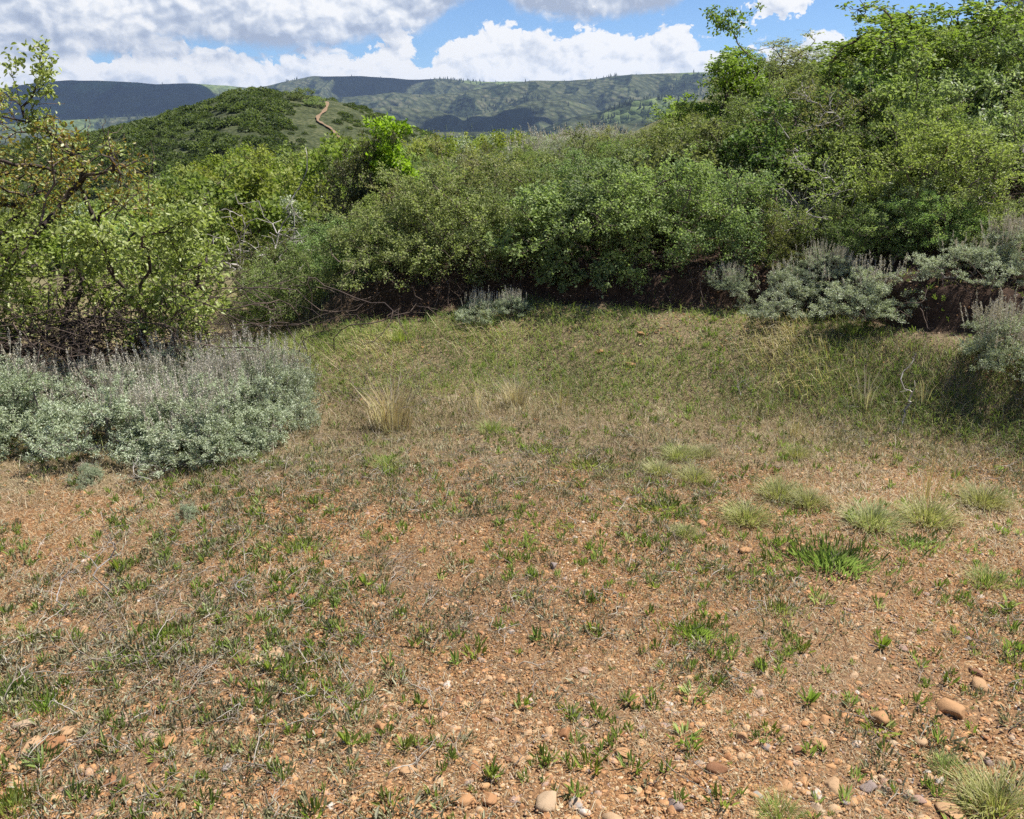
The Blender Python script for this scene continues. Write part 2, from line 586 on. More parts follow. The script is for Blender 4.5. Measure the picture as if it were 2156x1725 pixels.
M['straw'] = leaf_mat('straw', [(0, (0.40, 0.30, 0.15)), (0.5, (0.55, 0.45, 0.25)), (1, (0.70, 0.62, 0.42))], 0.25, 0.5, 0.3, 0.1, 0.01)
M['stalk'] = leaf_mat('flower_stalk', [(0, (0.32, 0.28, 0.22)), (0.5, (0.50, 0.455, 0.38)), (1, (0.66, 0.615, 0.53))], 0.12, 0.75, 0.15, 0.15, 0.02)
M['twig'] = leaf_mat('dead_twig', [(0, (0.16, 0.125, 0.10)), (0.5, (0.27, 0.225, 0.18)), (1, (0.42, 0.37, 0.31))], 0.05, 0.75, 0.15, 0.15, 0.02)
M['sagewood'] = wood_mat('sage_wood', [(0, (0.05, 0.04, 0.035)), (0.5, (0.13, 0.105, 0.09)), (1, (0.28, 0.25, 0.22))])
M['wood'] = wood_mat('shrub_bark', [(0, (0.05, 0.038, 0.03)), (0.5, (0.12, 0.09, 0.07)), (1, (0.26, 0.22, 0.18))])
M['darkwood'] = wood_mat('dark_bark', [(0, (0.02, 0.015, 0.013)), (0.5, (0.055, 0.04, 0.034)), (0.85, (0.15, 0.11, 0.085)), (1, (0.30, 0.25, 0.2))])
M['deadwood'] = wood_mat('dead_wood', [(0, (0.16, 0.14, 0.12)), (0.5, (0.32, 0.29, 0.26)), (1, (0.52, 0.48, 0.44))])


def rock_mat(name, stops, objrnd=False):
    m, q = mat(name)
    tc_ = q.n('ShaderNodeTexCoord')
    if objrnd:
        r = q.n('ShaderNodeObjectInfo').outputs['Random']
        sc = 30.0
    else:
        r = q.n('ShaderNodeAttribute', attribute_name='rnd').outputs['Fac']
        sc = 60.0
    c = q.ramp(r, stops)
    nz = q.noise(tc_.outputs['Object'], sc, 5, 0.6).outputs['Fac']
    n2 = q.noise(tc_.outputs['Object'], sc * 5, 3, 0.6).outputs['Fac']
    c = q.mix(q.mr(nz, 0.42, 0.7), c, (0.50, 0.27, 0.12), 'MIX') if not objrnd else q.mix(q.m('MULTIPLY', q.mr(nz, 0.45, 0.7), 0.5), c, (0.36, 0.19, 0.10), 'MIX')
    c = q.mix(1.0, c, q.ramp(n2, [(0.2, (0.72, 0.70, 0.68)), (0.8, (1.12, 1.1, 1.08))]), 'MULTIPLY')
    bp = q.n('ShaderNodeBump', {'Height': n2, 'Strength': 0.4, 'Distance': 0.002})
    p = q.n('ShaderNodeBsdfPrincipled', {'Base Color': c, 'Roughness': 0.8, 'Specular IOR Level': 0.25, 'Normal': bp.outputs[0]})
    q.n('ShaderNodeOutputMaterial', {'Surface': p.outputs[0]})
    return m


PEB = [(0.0, (0.15, 0.072, 0.04)), (0.15, (0.28, 0.135, 0.06)), (0.4, (0.37, 0.205, 0.095)), (0.6, (0.39, 0.25, 0.135)), (0.75, (0.41, 0.31, 0.205)), (0.88, (0.30, 0.20, 0.16)), (0.95, (0.20, 0.185, 0.18)), (1.0, (0.56, 0.51, 0.45))]
M['pebble'] = rock_mat('pebble_stone', PEB)
M['rock'] = rock_mat('rock_stone', PEB, True)

# ground
m, q = mat('ground_soil')
geo = q.n('ShaderNodeNewGeometry')
P_ = geo.outputs['Position']
A_d = q.n('ShaderNodeAttribute', attribute_name='dark').outputs['Fac']
A_g = q.n('ShaderNodeAttribute', attribute_name='litter').outputs['Fac']
A_f = q.n('ShaderNodeAttribute', attribute_name='far').outputs['Fac']
v1 = q.n('ShaderNodeTexVoronoi', {'Vector': q.v('ADD', P_, q.v('MULTIPLY', q.noise(P_, 40, 2).outputs['Color'], (0.02, 0.02, 0.02)).outputs[0]).outputs[0], 'Scale': 95.0})
v2 = q.n('ShaderNodeTexVoronoi', {'Vector': P_, 'Scale': 210.0})
s1 = q.n('ShaderNodeSeparateColor', {0: v1.outputs['Color']})
s2 = q.n('ShaderNodeSeparateColor', {0: v2.outputs['Color']})
cst = q.ramp(s1.outputs[0], [(0, (0.11, 0.06, 0.03)), (0.3, (0.24, 0.13, 0.056)), (0.6, (0.36, 0.20, 0.085)), (0.85, (0.42, 0.30, 0.17)), (1, (0.50, 0.41, 0.28))])
cfine = q.ramp(s2.outputs[0], [(0, (0.085, 0.042, 0.022)), (0.5, (0.20, 0.10, 0.044)), (1, (0.31, 0.17, 0.08))])
pebm = q.m('MULTIPLY', q.mr(s1.outputs[1], 0.35, 0.45), q.mr(v1.outputs['Distance'], 0.62, 0.45))
soil = q.mix(pebm, cfine, cst)
big = q.noise(P_, 1.3, 5, 0.6).outputs['Fac']
soil = q.mix(q.mr(big, 0.4, 0.66), soil, q.mix(0.6, soil, (0.17, 0.115, 0.07)))
lit_c = q.ramp(q.noise(P_, 70, 4, 0.7).outputs['Fac'], [(0.25, (0.07, 0.05, 0.028)), (0.5, (0.18, 0.135, 0.08)), (0.75, (0.32, 0.25, 0.155))])
nmask = q.mr(q.m('ADD', A_g, q.m('MULTIPLY', q.m('SUBTRACT', q.noise(P_, 5, 4, 0.6).outputs['Fac'], 0.5), 1.1)), 0.35, 0.65)
soil = q.mix(nmask, soil, lit_c)
dark_c = q.ramp(q.noise(P_, 28, 5, 0.7).outputs['Fac'], [(0.3, (0.025, 0.016, 0.012)), (0.55, (0.055, 0.035, 0.025)), (0.75, (0.12, 0.075, 0.05))])  # moist bank soil, painted darker still to carry the shade of the undercut
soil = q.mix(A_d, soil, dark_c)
far_c = q.ramp(q.noise(P_, 0.6, 5, 0.65).outputs['Fac'], [(0.3, (0.06, 0.075, 0.03)), (0.5, (0.12, 0.13, 0.055)), (0.7, (0.22, 0.19, 0.11))])
soil = q.mix(A_f, soil, far_c)
hgt = q.m('ADD', q.m('MULTIPLY', q.mr(v1.outputs['Distance'], 0.6, 0.0), 0.5), q.m('ADD', q.m('MULTIPLY', q.mr(v2.outputs['Distance'], 0.6, 0.0), 0.25), q.m('MULTIPLY', q.noise(P_, 30, 5, 0.65).outputs['Fac'], 0.7)))
bp = q.n('ShaderNodeBump', {'Height': hgt, 'Strength': 0.9, 'Distance': 0.008})
p = q.n('ShaderNodeBsdfPrincipled', {'Base Color': soil, 'Roughness': 0.95, 'Specular IOR Level': 0.08, 'Normal': bp.outputs[0]})
q.n('ShaderNodeOutputMaterial', {'Surface': p.outputs[0]})
M['ground'] = m


def hill_mat(name, stops, scale, brk, detail=0.9, patch=None):
    m, q = mat(name)
    P_ = q.n('ShaderNodeNewGeometry').outputs['Position']
    a = q.noise(P_, scale, 6, 0.62).outputs['Fac']
    vo = q.n('ShaderNodeTexVoronoi', {'Vector': P_, 'Scale': brk})
    k = q.m('ADD', q.m('MULTIPLY', a, 0.75), q.m('MULTIPLY', q.m('SUBTRACT', 0.6, vo.outputs['Distance']), 0.35))
    c = q.ramp(k, stops)
    if patch:
        pm = q.mr(q.noise(P_, patch[0], 4, 0.6).outputs['Fac'], patch[1], patch[1] + 0.08)
        c = q.mix(pm, c, q.ramp(vo.outputs['Distance'], [(0.1, patch[2]), (0.7, patch[3])]))
    bp = q.n('ShaderNodeBump', {'Height': q.m('ADD', a, q.m('MULTIPLY', vo.outputs['Distance'], -0.7)), 'Strength': 1.0, 'Distance': detail})
    p = q.n('ShaderNodeBsdfPrincipled', {'Base Color': c, 'Roughness': 0.95, 'Specular IOR Level': 0.1, 'Normal': bp.outputs[0]})
    q.n('ShaderNodeOutputMaterial', {'Surface': p.outputs[0]})
    return m


def ridge_mat(name, stops, scale, brk, detail, patch):
    """scrub on the open slopes, shading painted as darker colour on the slopes that face away from the sun"""
    m, q = mat(name)
    P_ = q.n('ShaderNodeNewGeometry').outputs['Position']
    a = q.noise(P_, scale, 6, 0.62).outputs['Fac']
    vo = q.n('ShaderNodeTexVoronoi', {'Vector': P_, 'Scale': brk})
    k = q.m('ADD', q.m('MULTIPLY', a, 0.75), q.m('MULTIPLY', q.m('SUBTRACT', 0.6, vo.outputs['Distance']), 0.35))
    c = q.ramp(k, stops)
    pm = q.mr(q.noise(P_, patch[0], 4, 0.6).outputs['Fac'], patch[1], patch[1] + 0.08)
    c = q.mix(pm, c, q.ramp(vo.outputs['Distance'], [(0.1, patch[2]), (0.7, patch[3])]))
    wd = q.n('ShaderNodeAttribute', attribute_name='slope_shade').outputs['Fac']
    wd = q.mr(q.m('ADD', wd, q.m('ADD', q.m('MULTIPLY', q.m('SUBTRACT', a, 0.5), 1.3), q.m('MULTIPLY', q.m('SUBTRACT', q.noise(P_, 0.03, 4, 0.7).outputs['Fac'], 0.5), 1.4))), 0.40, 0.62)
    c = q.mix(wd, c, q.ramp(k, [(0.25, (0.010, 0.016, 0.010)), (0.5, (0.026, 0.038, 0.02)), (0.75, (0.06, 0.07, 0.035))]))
    bp = q.n('ShaderNodeBump', {'Height': q.m('ADD', a, q.m('MULTIPLY', vo.outputs['Distance'], -0.7)), 'Strength': 1.0, 'Distance': detail})
    p = q.n('ShaderNodeBsdfPrincipled', {'Base Color': c, 'Roughness': 0.95, 'Specular IOR Level': 0.05, 'Normal': bp.outputs[0]})
    q.n('ShaderNodeOutputMaterial', {'Surface': p.outputs[0]})
    return m


M['hill'] = hill_mat('hill_scrub', [(0.25, (0.03, 0.038, 0.016)), (0.45, (0.058, 0.068, 0.03)), (0.6, (0.10, 0.10, 0.052)), (0.75, (0.18, 0.15, 0.09))], 0.35, 1.6, 0.25)
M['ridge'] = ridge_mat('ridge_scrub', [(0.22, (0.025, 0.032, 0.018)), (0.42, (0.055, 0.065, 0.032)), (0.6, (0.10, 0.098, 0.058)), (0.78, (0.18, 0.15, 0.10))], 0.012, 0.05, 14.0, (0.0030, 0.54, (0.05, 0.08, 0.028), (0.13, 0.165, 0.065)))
m, q = mat('trail_dirt')
P_ = q.n('ShaderNodeNewGeometry').outputs['Position']
p = q.n('ShaderNodeBsdfPrincipled', {'Base Color': q.ramp(q.noise(P_, 2.5, 4, 0.6).outputs['Fac'], [(0.3, (0.13, 0.08, 0.045)), (0.7, (0.21, 0.135, 0.075))]), 'Roughness': 0.95})
q.n('ShaderNodeOutputMaterial', {'Surface': p.outputs[0]})
M['trail'] = m
m, q = mat('cloud_white')
p = q.n('ShaderNodeBsdfDiffuse', {'Color': (0.85, 0.85, 0.87, 1)})
q.n('ShaderNodeOutputMaterial', {'Surface': p.outputs[0]})
M['cloud'] = m

# ------------------------------------------------------------------ ground sheet

def grid_faces(nx, ny):
    i = np.arange((ny - 1) * nx).reshape(ny - 1, nx)[:, :-1].ravel()
    return np.stack([i, i + 1, i + nx + 1, i + nx], 1)


def grow_axis(lo_, hi, step, end, g=1.12):
    a = list(np.arange(lo_, hi, step))
    s = step
    while a[-1] < end:
        s *= g
        a.append(a[-1] + s)
    return a


xs_p = grow_axis(0, 5.2, 0.025, 160)
xs = np.array([-v for v in xs_p[:0:-1]] + xs_p)
ys_p = grow_axis(1.0, 8.2, 0.025, 230, 1.07)
ys = np.array([-40, -12, -4, -1, 0, 0.5] + ys_p)
X, Y = np.meshgrid(xs, ys)
Z = height(X, Y)
near = sstep(9, 6, Y) * sstep(8, 5, np.abs(X))
Z = Z + near * (0.012 * fbm(X * 14, Y * 14, 3, 40) + 0.006 * fbm(X * 45, Y * 45, 2, 41))
T = cut_t(X, Y)
Wb = sstep(-2.5, -0.9, X)
dark = sstep(-0.12, 0.08, T + 0.15 * fbm(X * 3, Y * 3, 3, 8)) * Wb  # bank soil mask: dark moist soil plus the undercut's painted shade
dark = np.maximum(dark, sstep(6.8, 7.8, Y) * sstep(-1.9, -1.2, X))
gr = sstep(3.2, 5.0, Y + 0.5 * X * 0) * 0.75 + 0.25 * sstep(-0.5, -1.6, X)
gr = np.maximum(gr, sstep(-1.6, -0.8, T) * Wb)
farm = sstep(8.5, 12, Y)
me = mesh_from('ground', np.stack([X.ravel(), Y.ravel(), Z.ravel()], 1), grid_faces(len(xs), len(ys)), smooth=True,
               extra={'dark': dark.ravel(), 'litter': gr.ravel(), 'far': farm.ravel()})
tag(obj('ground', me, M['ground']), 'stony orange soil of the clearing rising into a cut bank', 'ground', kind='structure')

# ------------------------------------------------------------------ hill with the trail
HP = [(-200, 330), (60, 310), (130, 302), (200, 290), (260, 274), (330, 258), (370, 243), (430, 228), (480, 207), (530, 199), (600, 201), (650, 207), (700, 214), (760, 227), (800, 243), (860, 268), (930, 293), (1000, 315), (1150, 350), (1500, 400)]


def crest_z(prof, dist):
    azs, zz = [], []
    for px, py in prof:
        d = ray(px, py)
        azs.append(math.atan2(d[0], d[1]))
        zz.append(EYE + dist * d[2] / math.hypot(d[0], d[1]))
    return np.array(azs), np.array(zz)


ha, hz = crest_z(HP, 170)


def hill_h(az_, r):
    c = np.interp(az_, ha, hz)
    base = -16.0
    x, y = np.sin(az_) * r, np.cos(az_) * r
    s = np.where(r < 170, sstep(60, 185, r) * 1.0, 1.0)
    s = np.where(r < 170, np.sin(np.clip((r - 70) / 100, 0, 1) * np.pi / 2) ** 1.15, np.cos(np.clip((r - 170) / 140, 0, 1) * np.pi / 2))
    z = base + (c - base) * s
    return z + 2.2 * fbm(x * 0.045, y * 0.045, 4, 21) * np.clip(np.abs(r - 170) / 40, 0.12, 1)


aa = np.linspace(R(-42), R(14), 420)
rr_ = np.concatenate([np.linspace(66, 170, 150), np.linspace(172, 330, 40)])
AA, RR = np.meshgrid(aa, rr_)
ZZ = hill_h(AA, RR)
me = mesh_from('hill', np.stack([(np.sin(AA) * RR).ravel(), (np.cos(AA) * RR).ravel(), ZZ.ravel()], 1), grid_faces(len(aa), len(rr_)), smooth=True)
tag(obj('hill', me, M['hill']), 'rounded scrub covered hill with a dirt trail down its right side', 'hill', kind='structure')


def on_hill(px, py):
    d = ray(px, py)
    for r in np.arange(72, 200, 0.25):
        s = r / math.hypot(d[0], d[1])
        z = EYE + d[2] * s
        if z <= float(hill_h(math.atan2(d[0], d[1]), r)):
            return np.array([d[0] * s, d[1] * s, z])
    a = math.atan2(d[0], d[1])
    return np.array([math.sin(a) * 168, math.cos(a) * 168, float(hill_h(a, 168))])


tp = [(689, 217), (689, 228), (682, 238), (670, 248), (669, 257), (680, 264), (693, 271), (704, 280), (712, 290), (722, 302)]
fine = []
for (x0, y0), (x1, y1) in zip(tp, tp[1:]):
    for s in np.linspace(0, 1, 6)[:-1]:
        fine.append(on_hill(x0 + (x1 - x0) * s, y0 + (y1 - y0) * s))
fine = np.array(fine)
V, F = [], []
for i, p0 in enumerate(fine):
    wdt = 0.20 + 0.09 * math.sin(i * 0.9)
    for k in (-1, -0.3, 0.3, 1):
        x, y = p0[0] + k * wdt, p0[1]
        V.append((x, y + k * 0.2, float(hill_h(math.atan2(x, y), math.hypot(x, y))) + 0.22))
for i in range(len(fine) - 1):
    for k in range(3):
        a = i * 4 + k
        F.append((a, a + 1, a + 5, a + 4))
me = mesh_from('path', np.array(V), np.array(F))
tag(obj('path', me, M['trail']), 'orange dirt trail winding down the hillside', 'path', kind='structure')

# ------------------------------------------------------------------ far ridges
RP = [
    (4300, 900, [(-700, 200), (-200, 195), (0, 186), (60, 178), (150, 169), (250, 173), (330, 178), (400, 173), (480, 181), (560, 190), (700, 200), (2500, 200)]),
    (3900, 900, [(-700, 260), (0, 250), (300, 235), (420, 205), (520, 185), (600, 174), (660, 163), (760, 163), (850, 167), (1000, 172), (1100, 170), (1200, 175), (1400, 180), (2500, 190)]),
    (3100, 650, [(-700, 300), (0, 262), (200, 250), (400, 236), (520, 218), (620, 205), (700, 209), (780, 202), (830, 195), (890, 199), (960, 195), (1010, 186), (1060, 174), (1120, 169), (1200, 172), (1290, 162), (1380, 156), (1450, 153), (1600, 156), (2000, 160), (2500, 170)]),
    (2500, 420, [(-700, 320), (0, 285), (150, 275), (300, 268), (450, 262), (600, 250), (720, 238), (820, 222), (900, 232), (980, 246), (1050, 232), (1120, 212), (1190, 205), (1240, 220), (1300, 240), (1380, 235), (1500, 230), (2500, 240)]),
    (1900, 380, [(-700, 340), (0, 300), (150, 292), (300, 290), (450, 282), (600, 280), (800, 272), (930, 290), (1050, 290), (1140, 272), (1200, 250), (1260, 238), (1330, 216), (1400, 209), (1500, 216), (1700, 220), (2500, 230)]),
    (1500, 300, [(-700, 360), (0, 320), (400, 300), (800, 300), (900, 280), (980, 276), (1060, 270), (1130, 285), (1200, 272), (1300, 262), (1400, 252), (1500, 258), (2500, 250)]),
]
ridges = [(r0, w, *crest_z(pr, r0)) for r0, w, pr in RP]


def far_h(az_, r):
    x, y = np.sin(az_) * r, np.cos(az_) * r
    wx = x + 260 * fbm(x * 0.0016, y * 0.0016, 3, 61)
    wy = y + 260 * fbm(x * 0.0016, y * 0.0016, 3, 62)
    rid = 1 - np.abs(2 * (fbm(wx * 0.0019, wy * 0.0011, 5, 71, 0.48)))
    gul = np.abs(fbm(wx * 0.0045, wy * 0.0022, 4, 73)) * 2
    z = np.full_like(x, -60.0)
    for r0, w, ca, cz in ridges:
        c = np.interp(az_, ca, cz)
        q_ = (r - r0)
        fall = np.where(q_ < 0, np.clip(-q_ / w, 0, 1), np.clip(q_ / (w * 1.5), 0, 1))
        prof = np.cos(np.clip(fall, 0, 1) * np.pi / 2) ** 1.3
        n = np.clip(fall * 3.2, 0, 1)
        h = -60 + (c + 60) * prof - n * (gul * 200 * prof + (1 - rid) * 80 * prof)
        z = np.maximum(z, h)
    return z + 26 * fbm(x * 0.0035, y * 0.0035, 4, 77)


aa = np.linspace(R(-48), R(48), 900)
rr_ = np.concatenate([np.linspace(300, 1200, 40), np.linspace(1215, 4300, 320), np.linspace(4350, 7000, 30)])
AA, RR = np.meshgrid(aa, rr_)
ZZ = far_h(AA, RR)
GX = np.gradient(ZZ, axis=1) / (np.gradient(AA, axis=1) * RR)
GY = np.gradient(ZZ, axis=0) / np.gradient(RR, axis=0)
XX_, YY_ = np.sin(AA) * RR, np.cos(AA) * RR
ASP = sstep(-0.05, 0.28, GX * 0.9 - GY * 0.25 + 0.35 * fbm(XX_ * 0.004, YY_ * 0.004, 4, 88))  # painted shading: slopes turned from the sun take a darker colour, for folded relief
me = mesh_from('hills', np.stack([XX_.ravel(), YY_.ravel(), ZZ.ravel()], 1), grid_faces(len(aa), len(rr_)), smooth=True, extra={'slope_shade': ASP.ravel()})
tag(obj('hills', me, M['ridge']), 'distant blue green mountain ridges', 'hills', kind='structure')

# ------------------------------------------------------------------ far conifers and scrub on the hill (masses nobody could count)
rng = np.random.default_rng(5)
N = 26000
ta = rng.uniform(R(-33), R(20), N)
tr = rng.uniform(1500, 4300, N)
tx, ty = np.sin(ta) * tr, np.cos(ta) * tr
dn = fbm(tx * 0.0032, ty * 0.0025, 4, 91)
zt = far_h(ta, tr)
keep = (dn > 0.075) | (rng.random(N) < 0.03)
tx, ty, zt = tx[keep], ty[keep], zt[keep]
K = len(tx)
hh = rng.uniform(6, 13, K)
parts = []
for lvl, (z0, z1, w) in enumerate(((0.05, 0.5, 0.24), (0.3, 0.75, 0.18), (0.55, 1.0, 0.12))):
    ang = np.arange(5) * 2 * np.pi / 5
    ring = np.stack([tx[:, None] + np.cos(ang)[None] * (w * hh)[:, None], ty[:, None] + np.sin(ang)[None] * (w * hh)[:, None], np.repeat((zt + z0 * hh)[:, None], 5, 1)], 2)
    tip = np.stack([tx, ty, zt + z1 * hh], 1)[:, None]
    V = np.concatenate([ring, tip], 1)
    f = np.array([[i, (i + 1) % 5, 5] for i in range(5)])
    F = (f[None] + (np.arange(K) * 6)[:, None, None]).reshape(-1, 3)
    parts.append((V.reshape(-1, 3), F, np.repeat(rng.random(K), 6)))
V, F, r_ = merge(parts)
M['conifer'] = leaf_mat('conifer', [(0, (0.012, 0.02, 0.012)), (1, (0.035, 0.05, 0.025))], 0.05, 0.8, 0.1, 0, 0)
tag(obj('conifer_forest', mesh_from('conifer_forest', V, F, r_), M['conifer']), 'dark conifers scattered over the distant ridges', 'forest', kind='stuff')


def puff(rng, n, leaf=0.25):
    """leafy dome of many small faces, radius about 1"""
    d = norm(rng.normal(size=(n, 3)))
    d[:, 2] = np.abs(d[:, 2])
    lump = 0.8 + 0.5 * fbm(d[:, 0] * 2.2 + 5, d[:, 1] * 2.2 + d[:, 2], 3, int(rng.integers(1000)))
    rad = lump * rng.uniform(0.72, 1.05, n)
    P = d * rad[:, None] * np.array([1, 1, 0.8])
    V, F, k = leaves(P, norm(d + rng.normal(size=(n, 3)) * 0.8), leaf * rng.uniform(.6, 1.3, n), leaf * 0.4, rng, 0.3)
    return V, F, k, lump


parts = []
puffs = [puff(rng, 300, 0.22) for _ in range(5)]
cnt = 0
tries = 0
while cnt < 2000 and tries < 26000:
    tries += 1
    a = rng.uniform(R(-40), R(2))
    r = rng.uniform(84, 176)
    x, y = math.sin(a) * r, math.cos(a) * r
    dnn = float(fbm(x * 0.05, y * 0.05, 3, 33))
    pxl = 1078 + FPX * math.tan(a) * 1.05
    dens_ = 0.20 + dnn * 1.1 + (0.30 if pxl < 600 else 0.02)
    if r > 100 and np.min((fine[:, 0] - x) ** 2 + (fine[:, 1] - y) ** 2) < 5.0:
        continue
    if rng.random() > dens_:
        continue
    z = float(hill_h(np.array(a), np.array(r)))
    V, F, k, lump = puffs[int(rng.integers(5))]
    s = rng.uniform(0.55, 1.5) * (1.1 if pxl < 600 else 0.6)
    c, sn = math.cos(a * 50), math.sin(a * 50)
    V2 = V @ np.array([[c, sn, 0], [-sn, c, 0], [0, 0, 1]]) * s * np.array([1.1, 1.1, 0.95]) + np.array([x, y, z - 0.1])
    parts.append((V2, F, np.clip(rng.uniform(0.0, 0.75) + rng.uniform(-0.2, 0.25, len(V) // k), 0, 1).repeat(k)))
    cnt += 1
V, F, r_ = merge(parts)
M['scrub'] = leaf_mat('hill_scrub_leaf', [(0, (0.06, 0.085, 0.024)), (0.5, (0.105, 0.14, 0.035)), (1, (0.17, 0.21, 0.065))], 0.40, 0.6, 0.2, 0, 0)
tag(obj('hillside_scrub', mesh_from('hillside_scrub', V, F, r_), M['scrub']), 'dark green scrub covering the rounded hill', 'scrub', kind='stuff')

# ------------------------------------------------------------------ clouds overhead, whose shadows lie on the far hills
def ico(sub):
    import bmesh
    bm = bmesh.new()
    bmesh.ops.create_icosphere(bm, subdivisions=sub, radius=1)
    V = np.array([v.co[:] for v in bm.verts])
    F = np.array([[v.index for v in f.verts] for f in bm.faces])
    bm.free()
    return V, F


IC1, IC2, IC4 = ico(1), ico(2), ico(4)


def cloud(target, rx, ry, label, H=1500, seed=0):
    V, F = IC4
    n3 = fbm(V[:, 0] * 2.3 + seed * 3.1, V[:, 1] * 2.3 + V[:, 2] * 1.7, 5, seed)
    n4 = fbm(V[:, 0] * 6 + V[:, 2] * 3, V[:, 1] * 6 + seed, 3, seed + 9)
    k = 1 + 1.1 * n3 + 0.6 * n4
    W_ = V * k[:, None]
    W_[:, 2] = np.where(W_[:, 2] < 0, W_[:, 2] * 0.12, W_[:, 2])
    W_ = W_ * np.array([rx, ry, min(rx, ry) * 0.45])
    t = np.array(target, float)
    c = t + SUN * ((H - t[2]) / SUN[2])
    o = obj('cloud', mesh_from('cloud', W_, F, smooth=True), M['cloud'])
    o.location = c
    tag(o, label, 'cloud')


cloud((-1500, 3400, 150), 620, 520, 'broad grey based cloud over the far left ridge, above the view', 1700, 4)
cloud((-620, 4000, 150), 330, 300, 'small added cloud over the saddle of the far ridge, unseen above the view', 1700, 14)  # added out of view to break up the edge of the broad cloud's shadow
cloud((-100, 2350, 0), 170, 80, 'narrow flat based cloud over the valley, above the view', 1600, 16)

# ------------------------------------------------------------------ shrub prototypes
def proto(name, *parts):
    e = bpy.data.objects.new(name, None)
    COL.objects.link(e)
    e.empty_display_size = 0.1
    for pn, me, mt in parts:
        obj(pn, me, mt, e)
    return e


def clump_rnd(P, rng, seed, scale=4.0, amt=0.45):
    n = fbm(P[:, 0] * scale + P[:, 2] * 1.3, P[:, 1] * scale + P[:, 2] * scale, 2, seed) + 0.5
    return np.clip(amt * n + (1 - amt) * rng.random(len(P)), 0, 1)


def twig_leaves(rng, pos, dr, ends, n, back, L, Wd, out=0.6, nsides=4, up=0.5, spread=0.012, seed=0, curl=0.15, lmin=0.6, amt=0.45):
    Ps, Ds = [], []
    for ch in ends:
        k = max(1, int(round(rng.normal(n, n * 0.3))))
        tail = ch[-back:] if len(ch) > 1 else ch
        a = pos[tail[0]]
        idx = rng.integers(0, len(tail), k)
        f = rng.random(k)[:, None]
        nxt = np.minimum(idx + 1, len(tail) - 1)
        pt = pos[np.array(tail)[idx]] * (1 - f) + pos[np.array(tail)[nxt]] * f
        dd = dr[np.array(tail)[idx]] * out + rng.normal(size=(k, 3)) * 0.62
        Ps.append(pt + rng.normal(size=(k, 3)) * spread)
        Ds.append(dd)
    P = np.concatenate(Ps)
    D = np.concatenate(Ds)
    ll = L * rng.uniform(lmin, 1.25, len(P))
    V, F, k = leaves(P, D, ll, ll * Wd, rng, up, nsides, curl=curl)
    return V, F, clump_rnd(P, rng, seed, amt=amt).repeat(k)


def dome(rng, n, rx, ry, h, z0=0.12, shell=0.72, lump=0.28, seed=0, zmin=0.0, clus=0, cs=0.13):
    """targets inside a lumpy dome, gathered into sprays with gaps between them"""
    def one():
        while True:
            d = norm(rng.normal(size=3))
            if d[2] >= zmin:
                break
        k = 1 + lump * 2 * float(fbm(np.array(d[0] * 1.9 + seed), np.array(d[1] * 1.9 + d[2] * 1.5), 2, seed))
        r = shell + (1.03 - shell) * rng.random() ** 0.7
        e = 1.0 + (rng.uniform(0.08, 0.32) if rng.random() < 0.10 else 0.0)
        return np.array((d[0] * rx * r * k * (1 + (e - 1) * 0.5), d[1] * ry * r * k * (1 + (e - 1) * 0.5), z0 + d[2] * (h - z0) * r * k * e))
    if not clus:
        return np.array([one() for _ in range(n)])
    cc = np.array([one() for _ in range(clus)])
    size = rng.uniform(0.6, 1.3, clus) * cs * (rx + ry + h) / 3
    w = rng.integers(0, clus, n)
    return cc[w] + rng.normal(size=(n, 3)) * size[w][:, None] * np.array([1, 1, 0.65])


def sage(seed, rx=0.5, ry=0.45, h=0.46, n=330, stalks=70, stalk_h=0.24, bias=(0, 0)):
    rng = np.random.default_rng(seed)
    T = dome(rng, n, rx, ry, h, 0.06, 0.66, 0.34, seed, -0.12, clus=62, cs=0.15)
    T[:, 2] = np.maximum(T[:, 2], 0.05)
    bases = [np.array([rng.normal() * 0.05, rng.normal() * 0.05, -0.03]) for _ in range(6)]
    pos, dr, ends, ed = colonise(rng, bases, T, 0.035, 0.22, 0.3, 0.0016, 0.42)
    wood = wood_mesh('branches', ed, rng, 0.0035)
    V, F, r = twig_leaves(rng, pos, dr, ends, 46, 4, 0.021, 0.16, 0.55, 4, 0.35, 0.012, seed, 0.1)
    fol = mesh_from('foliage', V, F, r)
    parts = [('branches', wood, M['sagewood']), ('foliage', fol, M['sage'])]
    if stalks:
        order = np.argsort(-T[:, 2] + rng.normal(size=n) * 0.06)[:stalks]
        S0 = T[order]
        A, B, ra, rb = [], [], [], []
        P, D, L = [], [], []
        for s in S0:
            hgt = stalk_h * rng.uniform(0.55, 1.2)
            d = norm(np.array([s[0] * 0.35 + rng.normal() * 0.10, s[1] * 0.35 + rng.normal() * 0.10, 1.0]))
            e = s + d * hgt
            mid = s + d * hgt * 0.5 + rng.normal(size=3) * 0.006
            A += [s, mid]
            B += [mid, e]
            ra += [0.0014, 0.0011]
            rb += [0.0011, 0.0007]
            k = 34
            f = rng.uniform(0.35, 1.0, k)
            P.append(s + d * (hgt * f)[:, None] + rng.normal(size=(k, 3)) * 0.0035)
            D.append(d + rng.normal(size=(k, 3)) * 0.35)
            L.append(rng.uniform(0.008, 0.022, k) * (1.25 - f))
        V1, F1 = tubes(np.array(A), np.array(B), np.array(ra), np.array(rb), 3)
        P, D, L = np.concatenate(P), np.concatenate(D), np.concatenate(L)
        V2, F2, k2 = leaves(P, D, L + 0.006, 0.0028, rng, 0.1)
        V, F, r = merge([(V1, F1, rng.random(len(A)).repeat(6)), (V2, F2, rng.random(len(P)).repeat(k2))])
        parts.append(('flower_stalks', mesh_from('flower_stalks', V, F, r), M['stalk']))
    return proto('sagebrush', *parts)


